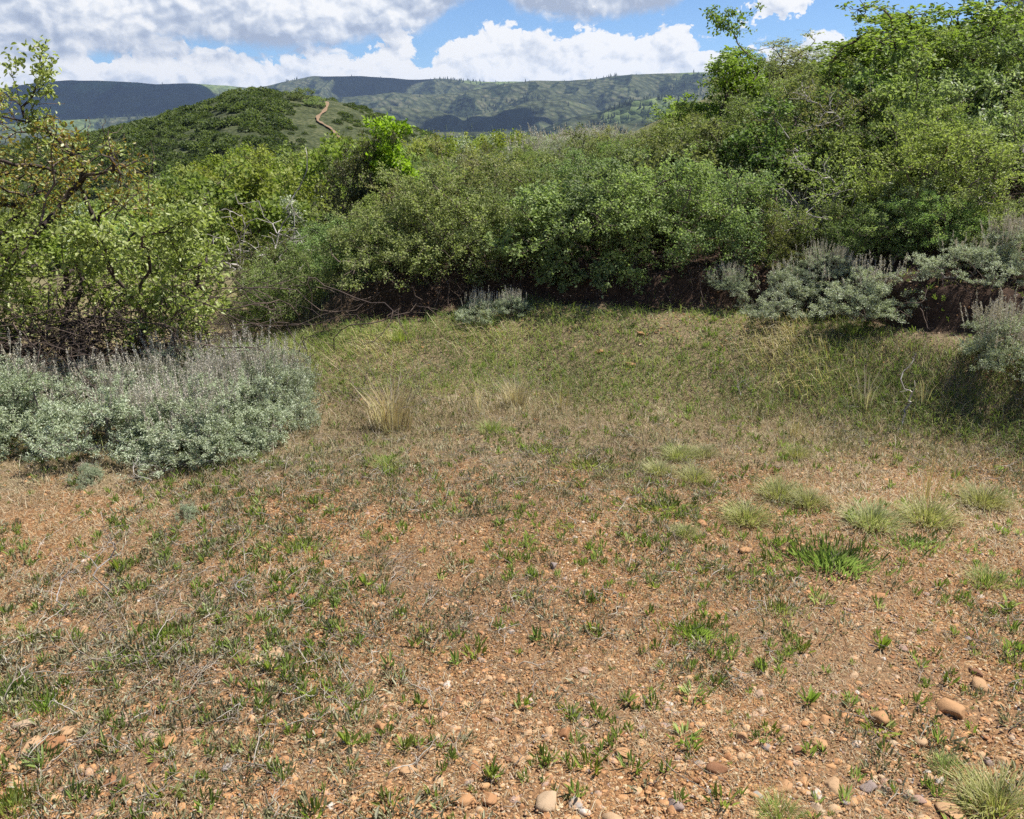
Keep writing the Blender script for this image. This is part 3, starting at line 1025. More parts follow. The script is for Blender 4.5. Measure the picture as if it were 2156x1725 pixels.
def shrub(name, seed, leafm, woodm, rx, ry, h, n, nl, L, Wd, z0=0.1, shell=0.35, lump=0.3, nsides=4, nb=8, base_r=0.12, step=0.06, rt=0.0016, back=4, up=0.5, zmin=-0.1, spread=0.02, amt=0.45, wiggle=0.25, low=0.4):
    rng = np.random.default_rng(seed)
    T = dome(rng, n, rx, ry, h, z0, shell, lump, seed, zmin, clus=(max(8, n // 12) if nl else 0), cs=0.135)
    T[:, 2] = np.maximum(T[:, 2], 0.04)
    bases = [np.array([rng.normal() * base_r, rng.normal() * base_r, -0.05]) for _ in range(nb)]
    pos, dr, ends, ed = colonise(rng, bases, T, step, wiggle, low, rt, 0.43)
    parts = [('branches', wood_mesh('branches', ed, rng), woodm)]
    if nl:
        V, F, r = twig_leaves(rng, pos, dr, [e_ for e_ in ends if rng.random() < 0.9], nl, back, L, Wd, 0.5, nsides, up, spread, seed, amt=amt)
        parts.append(('foliage', mesh_from('foliage', V, F, r), leafm))
    return proto(name, *parts)


def pxy(p):
    """picture position of a point, display pixels"""
    d = np.array(p, float) - np.array([0, 0, EYE])
    c, s = math.cos(R(PITCH)), math.sin(R(PITCH))
    zf = d[1] * c - d[2] * s
    yu = d[1] * s + d[2] * c
    return 1078 + FPX * d[0] / zf, 862.5 - FPX * yu / zf


ORD = ['leftmost', 'second', 'third', 'fourth', 'fifth', 'sixth', 'seventh', 'eighth', 'ninth', 'tenth', 'eleventh', 'twelfth', 'thirteenth', 'fourteenth', 'fifteenth', 'sixteenth', 'seventeenth', 'eighteenth', 'nineteenth', 'twentieth']
for tens, word in ((20, 'twenty'), (30, 'thirty'), (40, 'forty'), (50, 'fifty'), (60, 'sixty'), (70, 'seventy'), (80, 'eighty'), (90, 'ninety')):
    if tens > 20:
        ORD.append({30: 'thirtieth', 40: 'fortieth', 50: 'fiftieth', 60: 'sixtieth', 70: 'seventieth', 80: 'eightieth', 90: 'ninetieth'}[tens])
    ORD += [word + '-' + o for o in ['first', 'second', 'third', 'fourth', 'fifth', 'sixth', 'seventh', 'eighth', 'ninth']]


def order_labels(items, fmt):
    """items: objects; label by their order from the left in the picture"""
    items = sorted(items, key=lambda o: pxy(o.location)[0])
    for i, o in enumerate(items):
        w = ORD[i] + (' from the left' if i else '')
        o['label'] = fmt.format(w)


def stem_mesh(seed, L=0.2, n=6, flat=0.5, r=0.0011):
    """thin dead branching stem"""
    g = np.random.default_rng(seed)
    d = norm(np.array([1.0, g.normal() * 0.2, flat]))
    T_ = np.array([d * L * g.uniform(0.55, 1.0) + g.normal(size=3) * L * 0.16 for _ in range(n)])
    T_[:, 2] = np.maximum(T_[:, 2], 0.006) if flat > 0 else T_[:, 2]
    pos_, dr_, en_, (A, B, ra, rb) = colonise(g, np.array([[0, 0, 0.0]]), T_, L / 12, 0.09, 0.1, r * 0.5, 0.42)
    return tubes(A, B, ra, rb, 3)


# ------------------------------------------------------------------ the big spreading shrub on the left
def in_poly(px, py, poly):
    c = False
    j = len(poly) - 1
    for i in range(len(poly)):
        xi, yi = poly[i]
        xj, yj = poly[j]
        if (yi > py) != (yj > py) and px < (xj - xi) * (py - yi) / (yj - yi) + xi:
            c = not c
        j = i
    return c


def poly_targets(rng, poly, n, d0, d1):
    xs_, ys_ = [p[0] for p in poly], [p[1] for p in poly]
    out = []
    while len(out) < n:
        x, y = rng.uniform(min(xs_), max(xs_)), rng.uniform(min(ys_), max(ys_))
        if in_poly(x, y, poly):
            out.append(on_plane(x, y, rng.uniform(d0, d1)))
    return np.array(out)


rng = np.random.default_rng(11)
base0 = at(150, 775)
base0[1] = 6.2
base0[0] = -3.1
base0[2] = float(height(base0[0], base0[1]))
bases = [base0 + np.array([dx, dy, -0.05]) for dx, dy in ((0, 0), (0.08, 0.1), (-0.1, 0.05), (-0.5, 0.1), (-0.58, 0.0), (0.3, 0.15), (-1.2, 0.2))]
lowp = [(-350, 430), (0, 440), (120, 430), (330, 440), (400, 455), (470, 470), (492, 500), (470, 560), (485, 610), (430, 690), (330, 715), (180, 700), (0, 705), (-350, 700)]
midp = [(-350, 190), (0, 200), (60, 250), (150, 250), (215, 300), (300, 315), (345, 330), (330, 440), (0, 440), (-350, 430)]
topp = [(-200, 120), (0, 118), (38, 108), (40, 190), (20, 260), (-200, 260)]
top2 = [(58, 100), (100, 92), (112, 150), (98, 240), (120, 300), (60, 300), (70, 180)]
cl = poly_targets(rng, lowp, 170, 5.35, 6.9)
T_low = cl[rng.integers(0, 170, 1050)] + rng.normal(size=(1050, 3)) * np.array([0.085, 0.085, 0.055])
T_mid = poly_targets(rng, midp, 300, 5.5, 6.8)
T_top = np.concatenate([poly_targets(rng, topp, 26, 5.9, 6.3), poly_targets(rng, top2, 26, 5.9, 6.2)])
bare = poly_targets(rng, [(-300, 660), (440, 690), (480, 735), (300, 780), (-300, 780)], 520, 5.3, 6.6)
bare[:, 2] = np.maximum(bare[:, 2], height(bare[:, 0], bare[:, 1]) + 0.06)
bare2 = poly_targets(rng, [(-200, 180), (150, 220), (300, 255), (360, 350), (300, 430), (-200, 430)], 210, 5.6, 6.5)
T = np.concatenate([T_low, T_mid, T_top, bare, bare2])
kind = np.concatenate([np.zeros(len(T_low)), np.ones(len(T_mid)), np.full(len(T_top), 2), np.full(len(bare), 3), np.full(len(bare2), 3)])
off = base0.copy()
pos, dr, ends, ed = colonise(rng, np.array(bases) - off, T - off, 0.075, 0.22, 0.25, 0.0022, 0.46, sag=0.04)
wood = wood_mesh('branches', ed, rng, 0.005)
# ends are in processing order: recover which target each belongs to
endp = np.array([pos[c[-1]] for c in ends])
kk = np.array([kind[int(np.argmin(np.linalg.norm(T - off - e, axis=1)))] for e in endp])
sub = lambda s: [c for c, k in zip(ends, kk) if k in s]
V1, F1, r1 = twig_leaves(rng, pos, dr, sub((0,)), 22, 6, 0.037, 0.30, 0.4, 6, 0.55, 0.03, 3, amt=0.35)
V2, F2, r2 = twig_leaves(rng, pos, dr, sub((2,)), 22, 7, 0.038, 0.30, 0.4, 6, 0.55, 0.03, 3)
Vm, Fm, rm = twig_leaves(rng, pos, dr, sub((1,)), 7, 6, 0.034, 0.30, 0.4, 6, 0.55, 0.03, 3)
V, F, r_ = merge([(V1, F1, r1), (V2, F2, r2), (Vm, Fm, rm)])
fol = mesh_from('foliage', V, F, r_)
V, F, r_ = twig_leaves(rng, pos, dr, sub((1,)), 13, 6, 0.030, 0.28, 0.4, 6, 0.5, 0.03, 8)
rus = mesh_from('young_foliage', V, F, r_)
dbp = []
for i in range(150):
    V, F = stem_mesh(1200 + i % 12, rng.uniform(0.7, 1.3), 9, rng.uniform(0.0, 0.30), 0.0035)
    a = rng.uniform(-2.6, 0.6)
    c_, s_ = math.cos(a), math.sin(a)
    V = V @ np.array([[c_, s_, 0], [-s_, c_, 0], [0, 0, 1]]) + np.array([rng.normal() * 0.55, rng.normal() * 0.35 - 0.1, rng.uniform(0.1, 0.5)])
    dbp.append((V, F, rng.random(len(V))))
V, F, r_ = merge(dbp)
dbm = mesh_from('dead_branches', V, F, r_)
t = proto('tall_shrub', ('branches', wood, M['darkwood']), ('dead_branches', dbm, M['darkwood']), ('foliage', fol, M['service']), ('young_foliage', rus, M['russet']))
for c in t.children:
    if c.name.startswith('young'):
        c['label'] = 'brownish young leaves in the upper crown'
t.location = off
tag(t, 'large spreading shrub at the left edge with tangled dark limbs and pale green leaves', 'shrub')

# ------------------------------------------------------------------ sagebrush
SG = [sage(101, 0.50, 0.42, 0.50, 620, 260, 0.21), sage(102, 0.46, 0.42, 0.46, 620, 60, 0.18), sage(103, 0.52, 0.4, 0.44, 600, 26, 0.17), sage(104, 0.42, 0.36, 0.34, 380, 90, 0.19)]
G = 'sagebrush clump on the left of the clearing'
for px, py, v, s, sz, lab in [
        (420, 957, 1, 0.75, 0.83, 'silvery sagebrush at the very front of the left clump, low skirt touching the gravel'),
        (575, 887, 2, 0.58, 1.36, 'sagebrush at the right end of the left clump with its bare woody base showing'),
        (235, 947, 1, 0.80, 0.90, 'sagebrush left of the front bush of the clump, above the pale weeds'),
        (60, 927, 2, 0.83, 0.95, 'sagebrush at the left picture edge in the front row of the clump'),
        (-80, 922, 1, 0.83, 1.01, 'sagebrush cut off by the left picture edge'),
        (505, 866, 0, 0.80, 0.87, 'sagebrush behind with the tallest dry flower stalks, right of centre of the clump'),
        (570, 836, 0, 0.60, 0.92, 'rearmost right sagebrush topped by a fringe of dry flower stalks'),
        (330, 866, 0, 0.75, 0.87, 'sagebrush with reddish dry stalks in the middle of the clump'),
        (150, 866, 0, 0.75, 0.67, 'sagebrush in the back row below the tangled dark limbs'),
        (10, 866, 1, 0.80, 0.72, 'sagebrush in the back row at the left picture edge'),
        (440, 836, 1, 0.67, 0.95, 'greener sagebrush top peeping from the back of the clump'),
        (500, 925, 1, 0.72, 1.0, 'sagebrush filling the gap between the front bush and the right end of the clump'),
        (370, 930, 0, 0.75, 0.8, 'stalky sagebrush just behind the front bush of the clump')]:
    g = at(px, py)
    place(SG[v], g, rng.uniform(0, 6.28), (s, s, s * sz), lab, 'sagebrush', G)
G = 'sagebrush on the cut bank'
for px, py, v, s, sz, lab in [
        (1005, 672, 3, 0.44, 1.0, 'small pale sagebrush hanging at the undercut in the middle of the bank'),
        (1080, 655, 3, 0.38, 1.0, 'darker small sagebrush just right of the pale one at the undercut'),
        (1655, 650, 2, 0.70, 0.85, 'left one of the two bright sagebrush on the lip of the bank'),
        (1825, 660, 1, 0.76, 0.80, 'right one of the two bright sagebrush on the lip, bare twigs below'),
        (1740, 575, 0, 0.45, 0.8, 'sagebrush with dry stalks behind the bright pair'),
        (1600, 655, 3, 0.3, 0.7, 'small sagebrush sprig below the left end of the bright pair'),
        (1530, 600, 0, 0.34, 0.8, 'small stalky sagebrush left of the bright pair'),
        (2135, 760, 0, 0.66, 0.9, 'large sagebrush with a comb of dry stalks at the right picture edge'),
        (2240, 790, 1, 0.5, 0.8, 'sagebrush cut off by the right picture edge, lowest of the bank'),
        (2040, 585, 2, 0.62, 0.72, 'grey sagebrush higher on the bank toward the right'),
        (2150, 555, 0, 0.62, 0.85, 'grey stalky sagebrush higher on the bank at the right picture edge'),
        (1680, 480, 3, 0.7, 0.9, 'grey sagebrush deep in the thicket above the bright pair')]:
    g = at(px, py)
    place(SG[v], g - np.array([0, 0, 0.02]), rng.uniform(0, 6.28), (s, s, s * sz), lab, 'sagebrush', G)
for px, py, s, lab in [(185, 1015, 0.18, 'tiny sagebrush seedling at the foot of the clump'), (395, 1090, 0.12, 'tiny sagebrush seedling among weeds right of the pale dead weed')]:
    place(SG[2], at(px, py), rng.uniform(0, 6), s, lab, 'sagebrush')

# ------------------------------------------------------------------ thicket on the bank
TH = [shrub('thicket_shrub', 201, M['thicket'], M['wood'], 0.62, 0.6, 0.95, 620, 34, 0.023, 0.32),
      shrub('thicket_shrub', 202, M['thicket'], M['wood'], 0.55, 0.6, 0.9, 520, 30, 0.023, 0.32, lump=0.4),
      shrub('thicket_shrub', 203, M['olive'], M['wood'], 0.6, 0.55, 0.85, 480, 24, 0.024, 0.30, lump=0.35),
      shrub('thicket_shrub', 204, M['thicket'], M['wood'], 0.5, 0.5, 1.05, 440, 24, 0.034, 0.34, lump=0.45, nsides=6),
      shrub('thicket_shrub', 205, M['olive'], M['deadwood'], 0.6, 0.6, 0.9, 420, 15, 0.024, 0.3, lump=0.4),
      shrub('thicket_shrub', 207, M['pale'], M['wood'], 0.5, 0.5, 1.0, 330, 22, 0.036, 0.32, lump=0.45, nsides=6),
      shrub('thicket_shrub', 206, M['thicket'], M['wood'], 0.65, 0.6, 0.8, 560, 34, 0.020, 0.34, lump=0.25)]
NAMES = ['dense mid green shrub', 'rounded green shrub', 'olive green shrub', 'larger leaved green shrub', 'twiggy olive shrub', 'pale leaved shrub', 'fine leaved green shrub']
HN = [0.95, 0.9, 0.85, 1.05, 0.9, 1.0, 0.8]
CE = [(430, 660), (520, 560), (600, 500), (680, 445), (760, 425), (850, 370), (900, 330), (1000, 315), (1130, 300), (1250, 285), (1340, 272), (1430, 238), (1560, 140), (1700, 120), (1800, 105), (1900, 70), (2156, 20), (2500, -60)]
pts = []


def ceil_scale(x, y, z, hn, prof, s, wob=18):
    """shrink a shrub whose top would rise above the skyline of the photograph's thicket"""
    for _ in range(24):
        px, py = pxy((x, y, z + hn * s * 1.05))
        lim = np.interp(px, [p[0] for p in prof], [p[1] for p in prof])
        if py >= lim - wob * 0.5:
            return s
        s *= 0.93
    return 0.0


rng = np.random.default_rng(23)
cand = []
for x in np.arange(-2.25, 6.2, 0.42):
    y = float(np.interp(x, YC_X, YC_Y)) + 0.60 + rng.uniform(-0.12, 0.1)
    cand.append((x + rng.uniform(-.1, .1), y, 0.86, 0))
tries = 0
while tries < 16000:
    tries += 1
    y = 5.0 + 17 * rng.random() ** 1.3
    x = rng.uniform(-0.24 * y - 0.3, 0.72 * y)
    t_ = y - float(np.interp(x, YC_X, YC_Y))
    if t_ < 0.72:
        continue
    md = 0.47 + 0.045 * max(0, y - 7)
    if all((x - a[0]) ** 2 + (y - a[1]) ** 2 > md * md for a in cand):
        cand.append((x, y, 0.80 + 0.035 * max(0, y - 7), 1))
rows = {0: [], 1: [], 2: [], 3: [], 4: [], 5: []}
sgp = [(o.location.x, o.location.y) for o in bpy.data.objects if o.name.startswith('sagebrush') and o.get('group') == 'sagebrush on the cut bank']
for x, y, s, k in cand:
    a = x / y
    if k == 0 and min((x - p[0]) ** 2 + (y - p[1]) ** 2 for p in sgp) < 0.20:
        continue
    if min((x - p[0]) ** 2 + (y - p[1]) ** 2 for p in sgp) < 0.06:
        continue
    v = int(rng.choice(7, p=[.18, .16, .15, .17, .10, .10, .14]))
    if k == 0:
        v = int(rng.choice([0, 1, 6, 3]))
    z = float(height(x, y))
    s = s * rng.uniform(0.85, 1.2) * (1.0 + 0.35 * float(sstep(0.12, 0.35, a)) * (y > 7.5))
    s = ceil_scale(x, y, z, HN[v], CE, s, rng.uniform(-20, 40))
    if s < 0.33 or (k and (x - (-1.9)) ** 2 + (y - 10.4) ** 2 < 1.1):
        continue
    o = place(TH[v], (x, y, z - (0.02 if k == 0 else 0.03)), rng.uniform(0, 6.28), (s * rng.uniform(.95, 1.2), s * rng.uniform(.95, 1.2), s), None, 'shrub', 'shrubs of the thicket on the bank',
              tilt=(rng.uniform(0.15, 0.5) if k == 0 else 0.05, rng.uniform(-.1, .1)))
    o['nm'] = NAMES[v]
    rows[0 if k == 0 else (1 if y < 8.4 else (2 if y < 10.5 else 3 if y < 13 else 4 if y < 16 else 5))].append(o)
for k, txt in ((0, 'in the row overhanging the undercut, {}'), (1, 'just behind the overhanging row, {}'), (2, 'in the middle depth of the bank thicket, {}'), (3, 'in the deeper part of the thicket, {}'), (4, 'near the back of the thicket, {}'), (5, 'at the back skyline of the thicket, {}')):
    its = sorted(rows[k], key=lambda o: pxy(o.location)[0])
    for i, o in enumerate(its):
        o['label'] = o['nm'] + ' ' + txt.format(ORD[min(i, len(ORD) - 1)] + (' from left' if i else ''))
        del o['nm']
print('thicket', {k: len(v) for k, v in rows.items()})

for px, py, v, s, lab in [(1720, 525, 1, 0.5, 'small rounded shrub above the bright sagebrush pair'),
                          (1820, 540, 6, 0.44, 'small fine leaved shrub above the right one of the bright sagebrush pair'),
                          (1965, 515, 0, 0.42, 'small dense shrub left of the grey sagebrush higher on the bank'), (1930, 500, 5, 0.5, 'small pale leaved shrub at the top of the bare bank'),
                          (2060, 515, 1, 0.5, 'small rounded shrub above the grey sagebrush higher on the bank'), (1630, 545, 2, 0.44, 'small olive shrub over the left one of the bright sagebrush pair'),
                          (1860, 525, 6, 0.5, 'small fine leaved shrub in the gap below the olive shrubs')]:
    g = at(px, py)
    place(TH[v], g - np.array([0, 0, 0.03]), rng.uniform(0, 6.28), (s * 1.25, s * 1.25, s), lab, 'shrub', 'shrubs of the thicket on the bank')

# taller shrubs and young trees rising out of the thicket
TL = [shrub('tall_shrub', 301, M['broad'], M['darkwood'], 0.75, 0.75, 2.1, 420, 26, 0.055, 0.34, z0=0.5, lump=0.5, nsides=6, step=0.09, rt=0.0024, nb=5, base_r=0.10, spread=0.035, back=5),
      shrub('tall_shrub', 302, M['broad'], M['darkwood'], 0.5, 0.5, 2.2, 240, 22, 0.05, 0.32, z0=0.5, lump=0.6, nsides=6, step=0.09, rt=0.002, nb=4, base_r=0.08, spread=0.035, back=5),
      shrub('tall_shrub', 303, M['olive'], M['darkwood'], 0.8, 0.8, 1.7, 460, 18, 0.032, 0.3, z0=0.3, lump=0.45, nsides=4, step=0.08, rt=0.002, nb=7, base_r=0.12, spread=0.025, back=5),
      shrub('young_tree', 304, M['broad'], M['darkwood'], 1.0, 0.95, 2.7, 620, 26, 0.05, 0.38, z0=0.7, shell=0.3, lump=0.5, nsides=6, step=0.10, rt=0.0038, nb=3, base_r=0.05, spread=0.04, back=5)]
TLH = [2.1, 2.2, 1.7, 2.7]
LN = shrub('round_shrub', 310, M['dusky'], M['darkwood'], 0.8, 0.8, 1.4, 620, 26, 0.04, 0.32, z0=0.15, shell=0.45, lump=0.35, nsides=6, step=0.08, rt=0.002, nb=7, base_r=0.12, spread=0.025, back=5)
DD = [shrub('bare_shrub', 401, None, M['deadwood'], 0.5, 0.5, 1.1, 70, 0, 0, 0, z0=0.3, lump=0.5, step=0.07, rt=0.0028, nb=3, base_r=0.04, wiggle=0.35),
      shrub('bare_shrub', 402, None, M['deadwood'], 0.4, 0.4, 1.5, 46, 0, 0, 0, z0=0.4, lump=0.6, step=0.08, rt=0.003, nb=3, base_r=0.05, wiggle=0.3)]


def tall(v, px, y, ytop, wpx, lab, protos=TL, hs=TLH, cat='shrub', wbase=(0.75, 0.5, 0.8, 1.0), sink=0.05):
    p = on_plane(px, ytop, y)
    z = float(height(p[0], y))
    sz = (p[2] - z) / hs[v] / 1.02
    sx = wpx / FPX * y * 0.5 / wbase[v]
    return place(protos[v], (p[0], y, z - sink), rng.uniform(0, 6.28), (sx, sx, sz), lab, cat)


tall(1, 1545, 9.6, 25, 130, 'slender leafy shrub with the tallest single shoot against the sky')
tall(0, 1550, 10.2, 112, 200, 'dark green broad leaved shrub below the tallest shoot, left shoulder of the thicket')
tall(2, 1660, 11.5, 62, 260, 'purplish grey twiggy shrub on the skyline right of the tallest shoot')
tall(2, 1790, 12.0, 78, 260, 'olive shrub on the skyline between the purplish shrub and the large tree')
tall(1, 1600, 8.4, 225, 190, 'pale leaved shrub standing in front of the skyline shrubs')
tall(3, 1985, 8.8, -50, 420, 'large young tree with dark trunk reaching the top of the picture', cat='tree')
tall(3, 2190, 9.6, -90, 420, 'young tree at the top right corner, behind the large one', cat='tree')
tall(0, 1870, 11.0, 35, 260, 'broad leaved shrub on the skyline left of the large young tree')
tall(2, 2090, 8.0, 120, 260, 'olive shrub at the foot of the large young tree, right side')
tall(2, 1425, 11.0, 205, 110, 'thin leaved brown shrub with bare tips before the distant ridge')
tall(0, 770, 10.4, 280, 190, 'brownish dark green rounded shrub standing alone at the left end of the ridge', protos=[LN], hs=[1.4], wbase=(0.8,))
tall(2, 735, 12.0, 300, 150, 'brown twiggy shrub at the left side of the lone rounded shrub')
tall(2, 560, 7.9, 455, 150, 'dark green upright shrub right of the large spreading shrub')
tall(2, 500, 8.0, 590, 130, 'dark olive shrub behind the right tips of the large spreading shrub')
tall(2, 1000, 10.5, 345, 240, 'grey green shrub on the ridge left of the pale sagebrush top')
DB = dict(protos=DD, hs=[1.1, 1.5], wbase=(0.5, 0.4))
tall(1, 560, 8.2, 335, 200, 'bare grey shrub with long forked branches over the dark upright shrub', **DB)
tall(0, 600, 8.0, 440, 170, 'low bare shrub with branches bending right, beside the dark upright shrub', **DB)
tall(1, 1775, 8.6, 215, 130, 'bare pale branches standing up in the middle of the right thicket', **DB)
tall(0, 1900, 8.6, 235, 150, 'bare branches left of the foot of the large young tree', **DB)
tall(0, 1290, 8.0, 560, 120, 'bare grey branch over the undercut', **DB)
tall(0, 1200, 14.0, 280, 160, 'pale bare shrub on the ridge top before the sunlit valley', **DB)
tall(0, 1920, 6.7, 500, 120, 'bare twigs at the lip right of the bright sagebrush pair', **DB)
tall(0, 480, 9.4, 400, 160, 'pale bare shrub behind the right tips of the large spreading shrub', **DB)
ST = shrub('bright_shrub', 501, M['vivid'], M['wood'], 0.35, 0.35, 1.5, 300, 34, 0.06, 0.36, z0=0.2, shell=0.2, lump=0.4, nsides=6, step=0.09, nb=3, base_r=0.04, spread=0.03)
tall(0, 838, 10.2, 205, 105, 'vivid green upright shoot beside the lone rounded shrub', protos=[ST], hs=[1.5], wbase=(0.35,))
for px, d, yt in ((1160, 15.0, 268), (1220, 14.0, 262), (1275, 13.0, 262)):
    p = on_plane(px, yt, d)
    z = float(height(p[0], d))
    place(SG[0], (p[0], d, z), rng.uniform(0, 6), (1.5, 1.3, (p[2] - z) / 0.72), {1160: 'left', 1220: 'middle', 1275: 'right'}[px] + ' one of three pale sagebrush tops on the ridge before the valley', 'sagebrush', 'sagebrush on the ridge top')

# ------------------------------------------------------------------ bright brush of the hollow beyond the bank
BR = [shrub('brush', 601, M['bright'], M['wood'], 1.0, 1.0, 1.5, 330, 24, 0.075, 0.38, z0=0.15, shell=0.6, lump=0.35, step=0.14, rt=0.003, spread=0.05, amt=0.6),
      shrub('brush', 602, M['bright'], M['wood'], 1.1, 0.9, 1.3, 330, 24, 0.07, 0.38, z0=0.15, shell=0.6, lump=0.4, step=0.14, rt=0.003, spread=0.05, amt=0.6),
      shrub('brush', 603, M['thicket'], M['wood'], 1.0, 1.0, 1.3, 330, 22, 0.07, 0.36, z0=0.15, shell=0.6, lump=0.35, step=0.14, rt=0.003, spread=0.05, amt=0.6),
      shrub('brush', 604, M['sage'], M['deadwood'], 0.9, 0.9, 0.8, 260, 20, 0.045, 0.25, z0=0.1, shell=0.6, lump=0.3, step=0.12, rt=0.003, spread=0.04)]
BN = ['yellow green brush', 'bright green brush', 'darker green brush', 'grey sagebrush']
BH = [1.5, 1.3, 1.3, 0.8]
CB = [(-400, 470), (100, 450), (250, 415), (340, 380), (430, 342), (560, 312), (690, 292), (760, 300), (960, 292), (1060, 282), (1150, 290), (1400, 300), (1500, 300)]
cand = []
tries = 0
while tries < 9000 and len(cand) < 230:
    tries += 1
    y = 11.5 + 62 * rng.random() ** 1.5
    x = rng.uniform(-0.62, 0.24) * y
    if y < 22 and x / y > -0.2:
        continue
    md = 0.9 + 0.045 * (y - 10)
    if all((x - a[0]) ** 2 + (y - a[1]) ** 2 > md * md for a in cand):
        cand.append((x, y))
rows = {0: [], 1: [], 2: [], 3: [], 4: []}
for x, y in cand:
    v = int(rng.choice(4, p=[.42, .3, .13, .15]))
    z = float(height(x, y))
    s = (0.8 + 0.035 * (y - 10)) * rng.uniform(0.8, 1.3)
    sv = ceil_scale(x, y, z, BH[v], CB, s, 14)
    if sv < 0.3:
        continue
    o = place(BR[v], (x, y, z - 0.1), rng.uniform(0, 6.28), (max(sv, s * 0.8), max(sv, s * 0.8), sv), None, 'shrub', 'brush in the hollow beyond the bank')
    o['nm'] = BN[v]
    rows[0 if y < 18 else 1 if y < 26 else 2 if y < 36 else 3 if y < 48 else 4].append(o)
for k, txt in ((0, 'in the nearest row of the hollow, {}'), (1, 'in the second row of the hollow, {}'), (2, 'in the third row of the hollow, {}'), (3, 'in the fourth row of the hollow, {}'), (4, 'in the far row of the hollow, {}')):
    its = sorted(rows[k], key=lambda o: pxy(o.location)[0])
    for i, o in enumerate(its):
        o['label'] = o['nm'] + ' ' + txt.format(ORD[min(i, len(ORD) - 1)] + (' from left' if i else ''))
        del o['nm']
print('hollow', {k: len(v) for k, v in rows.items()})
YL = shrub('brush', 605, M['yellow'], M['wood'], 0.5, 0.5, 0.9, 120, 24, 0.05, 0.36, z0=0.1, shell=0.5, lump=0.4)
place(YL, (*on_plane(1125, 300, 20)[:2], float(height(on_plane(1125, 300, 20)[0], 20))), 0, (0.9, 0.9, (on_plane(1125, 279, 20)[2] - float(height(on_plane(1125, 300, 20)[0], 20))) / 0.92), 'small bush with orange yellow leaves on the ridge top', 'shrub')
# two lone bushes near the hill top
for px, py, s, lab in ((640, 208, 1.5, 'lone dark bush on the skyline of the rounded hill'), (668, 220, 1.1, 'low bush beside the trail top on the rounded hill')):
    p = on_hill(px, py + 4)
    place(BR[2], p, 0, (s * 1.5, s * 1.5, s), lab, 'shrub')

# ------------------------------------------------------------------ gravel
rng = np.random.default_rng(77)


def stone_shape(ic, seed, flat=0.6, lump=0.5):
    V, F = ic
    g = np.random.default_rng(seed)
    k = 1 + lump * fbm(V[:, 0] * 1.4 + seed, V[:, 1] * 1.4 + V[:, 2], 2, seed)
    W_ = V * k[:, None]
    for _ in range(7):              # flat broken faces
        d = norm(g.normal(size=3))
        c = g.uniform(0.5, 0.8)
        s = W_ @ d
        W_ = W_ - np.maximum(s - c, 0)[:, None] * d
    return W_ * np.array([1, g.uniform(.65, .95), flat * g.uniform(.75, 1.15)]), F


def replicate(tmpls, P, S, A, rng, tilt=0.0, rnd=None):
    parts = []
    which = rng.integers(0, len(tmpls), len(P))
    if rnd is None:
        rnd = rng.random(len(P))
    for w, (V, F) in enumerate(tmpls):
        s = np.nonzero(which == w)[0]
        if not len(s):
            continue
        c, sn = np.cos(A[s]), np.sin(A[s])
        x = V[None, :, 0] * c[:, None] - V[None, :, 1] * sn[:, None]
        y = V[None, :, 0] * sn[:, None] + V[None, :, 1] * c[:, None]
        z = np.repeat(V[None, :, 2], len(s), 0)
        if tilt:
            tx_, ty_ = rng.normal(size=(2, len(s), 1)) * tilt
            z = z + x * tx_ + y * ty_
        W_ = np.stack([x, y, z], 2) * S[s][:, None, None] + P[s][:, None]
        FF = (F[None] + (np.arange(len(s)) * len(V))[:, None, None]).reshape(-1, F.shape[1])
        parts.append((W_.reshape(-1, 3), FF, np.repeat(rnd[s], len(V))))
    return merge(parts)


def field(n, y0, y1, pw, xw=0.66, dens=None, rng=rng):
    """random ground points in the wedge the picture can show; pw > 1 crowds them near"""
    n = int(n * 1.38)
    y = y0 - 0.25 + (y1 - y0 + 0.25) * rng.random(n) ** pw
    x = rng.uniform(-1, 1, n) * (xw * y + 1.35)
    if dens is not None:
        k = rng.random(n) < dens(x, y)
        x, y = x[k], y[k]
    return np.stack([x, y, height(x, y)], 1)


def gravel_d(x, y):
    n = fbm(x * 1.6, y * 1.6, 3, 55)
    d = np.clip(0.75 + 1.6 * n, 0.25, 1) * (1 - 0.75 * sstep(3.4, 5.2, y))
    d = d * (1 - 0.5 * sstep(-0.6, -1.6, x) * sstep(2.2, 2.8, y))
    return np.clip(d * (1 + 0.6 * sstep(2.6, 1.6, y)), 0, 1)


st1 = [stone_shape(IC1, i, 0.6) for i in range(8)]
st2 = [stone_shape(IC2, 20 + i, 0.55) for i in range(10)]
P1 = field(80000, 1.25, 5.8, 1.25, dens=gravel_d)
S1 = rng.uniform(0.0026, 0.0066, len(P1))
P2 = field(17000, 1.25, 6.4, 1.25, dens=gravel_d)
S2 = (0.0060 + 0.014 * rng.random(len(P2)) ** 3.0) * (1 + 0.3 * sstep(2.8, 1.8, P2[:, 1]))
V, F, r_ = merge([replicate(st1, P1 + np.array([0, 0, 0.002]), S1, rng.uniform(0, 6.28, len(P1)), rng, 0.2),
                  replicate(st2, P2 - np.stack([S2 * 0, S2 * 0, S2 * 0.16], 1), S2, rng.uniform(0, 6.28, len(P2)), rng, 0.15)])
tag(obj('gravel', mesh_from('gravel', V, F, r_, smooth=True), M['pebble']), 'loose orange and tan pebbles strewn over the clearing', 'gravel', kind='stuff')
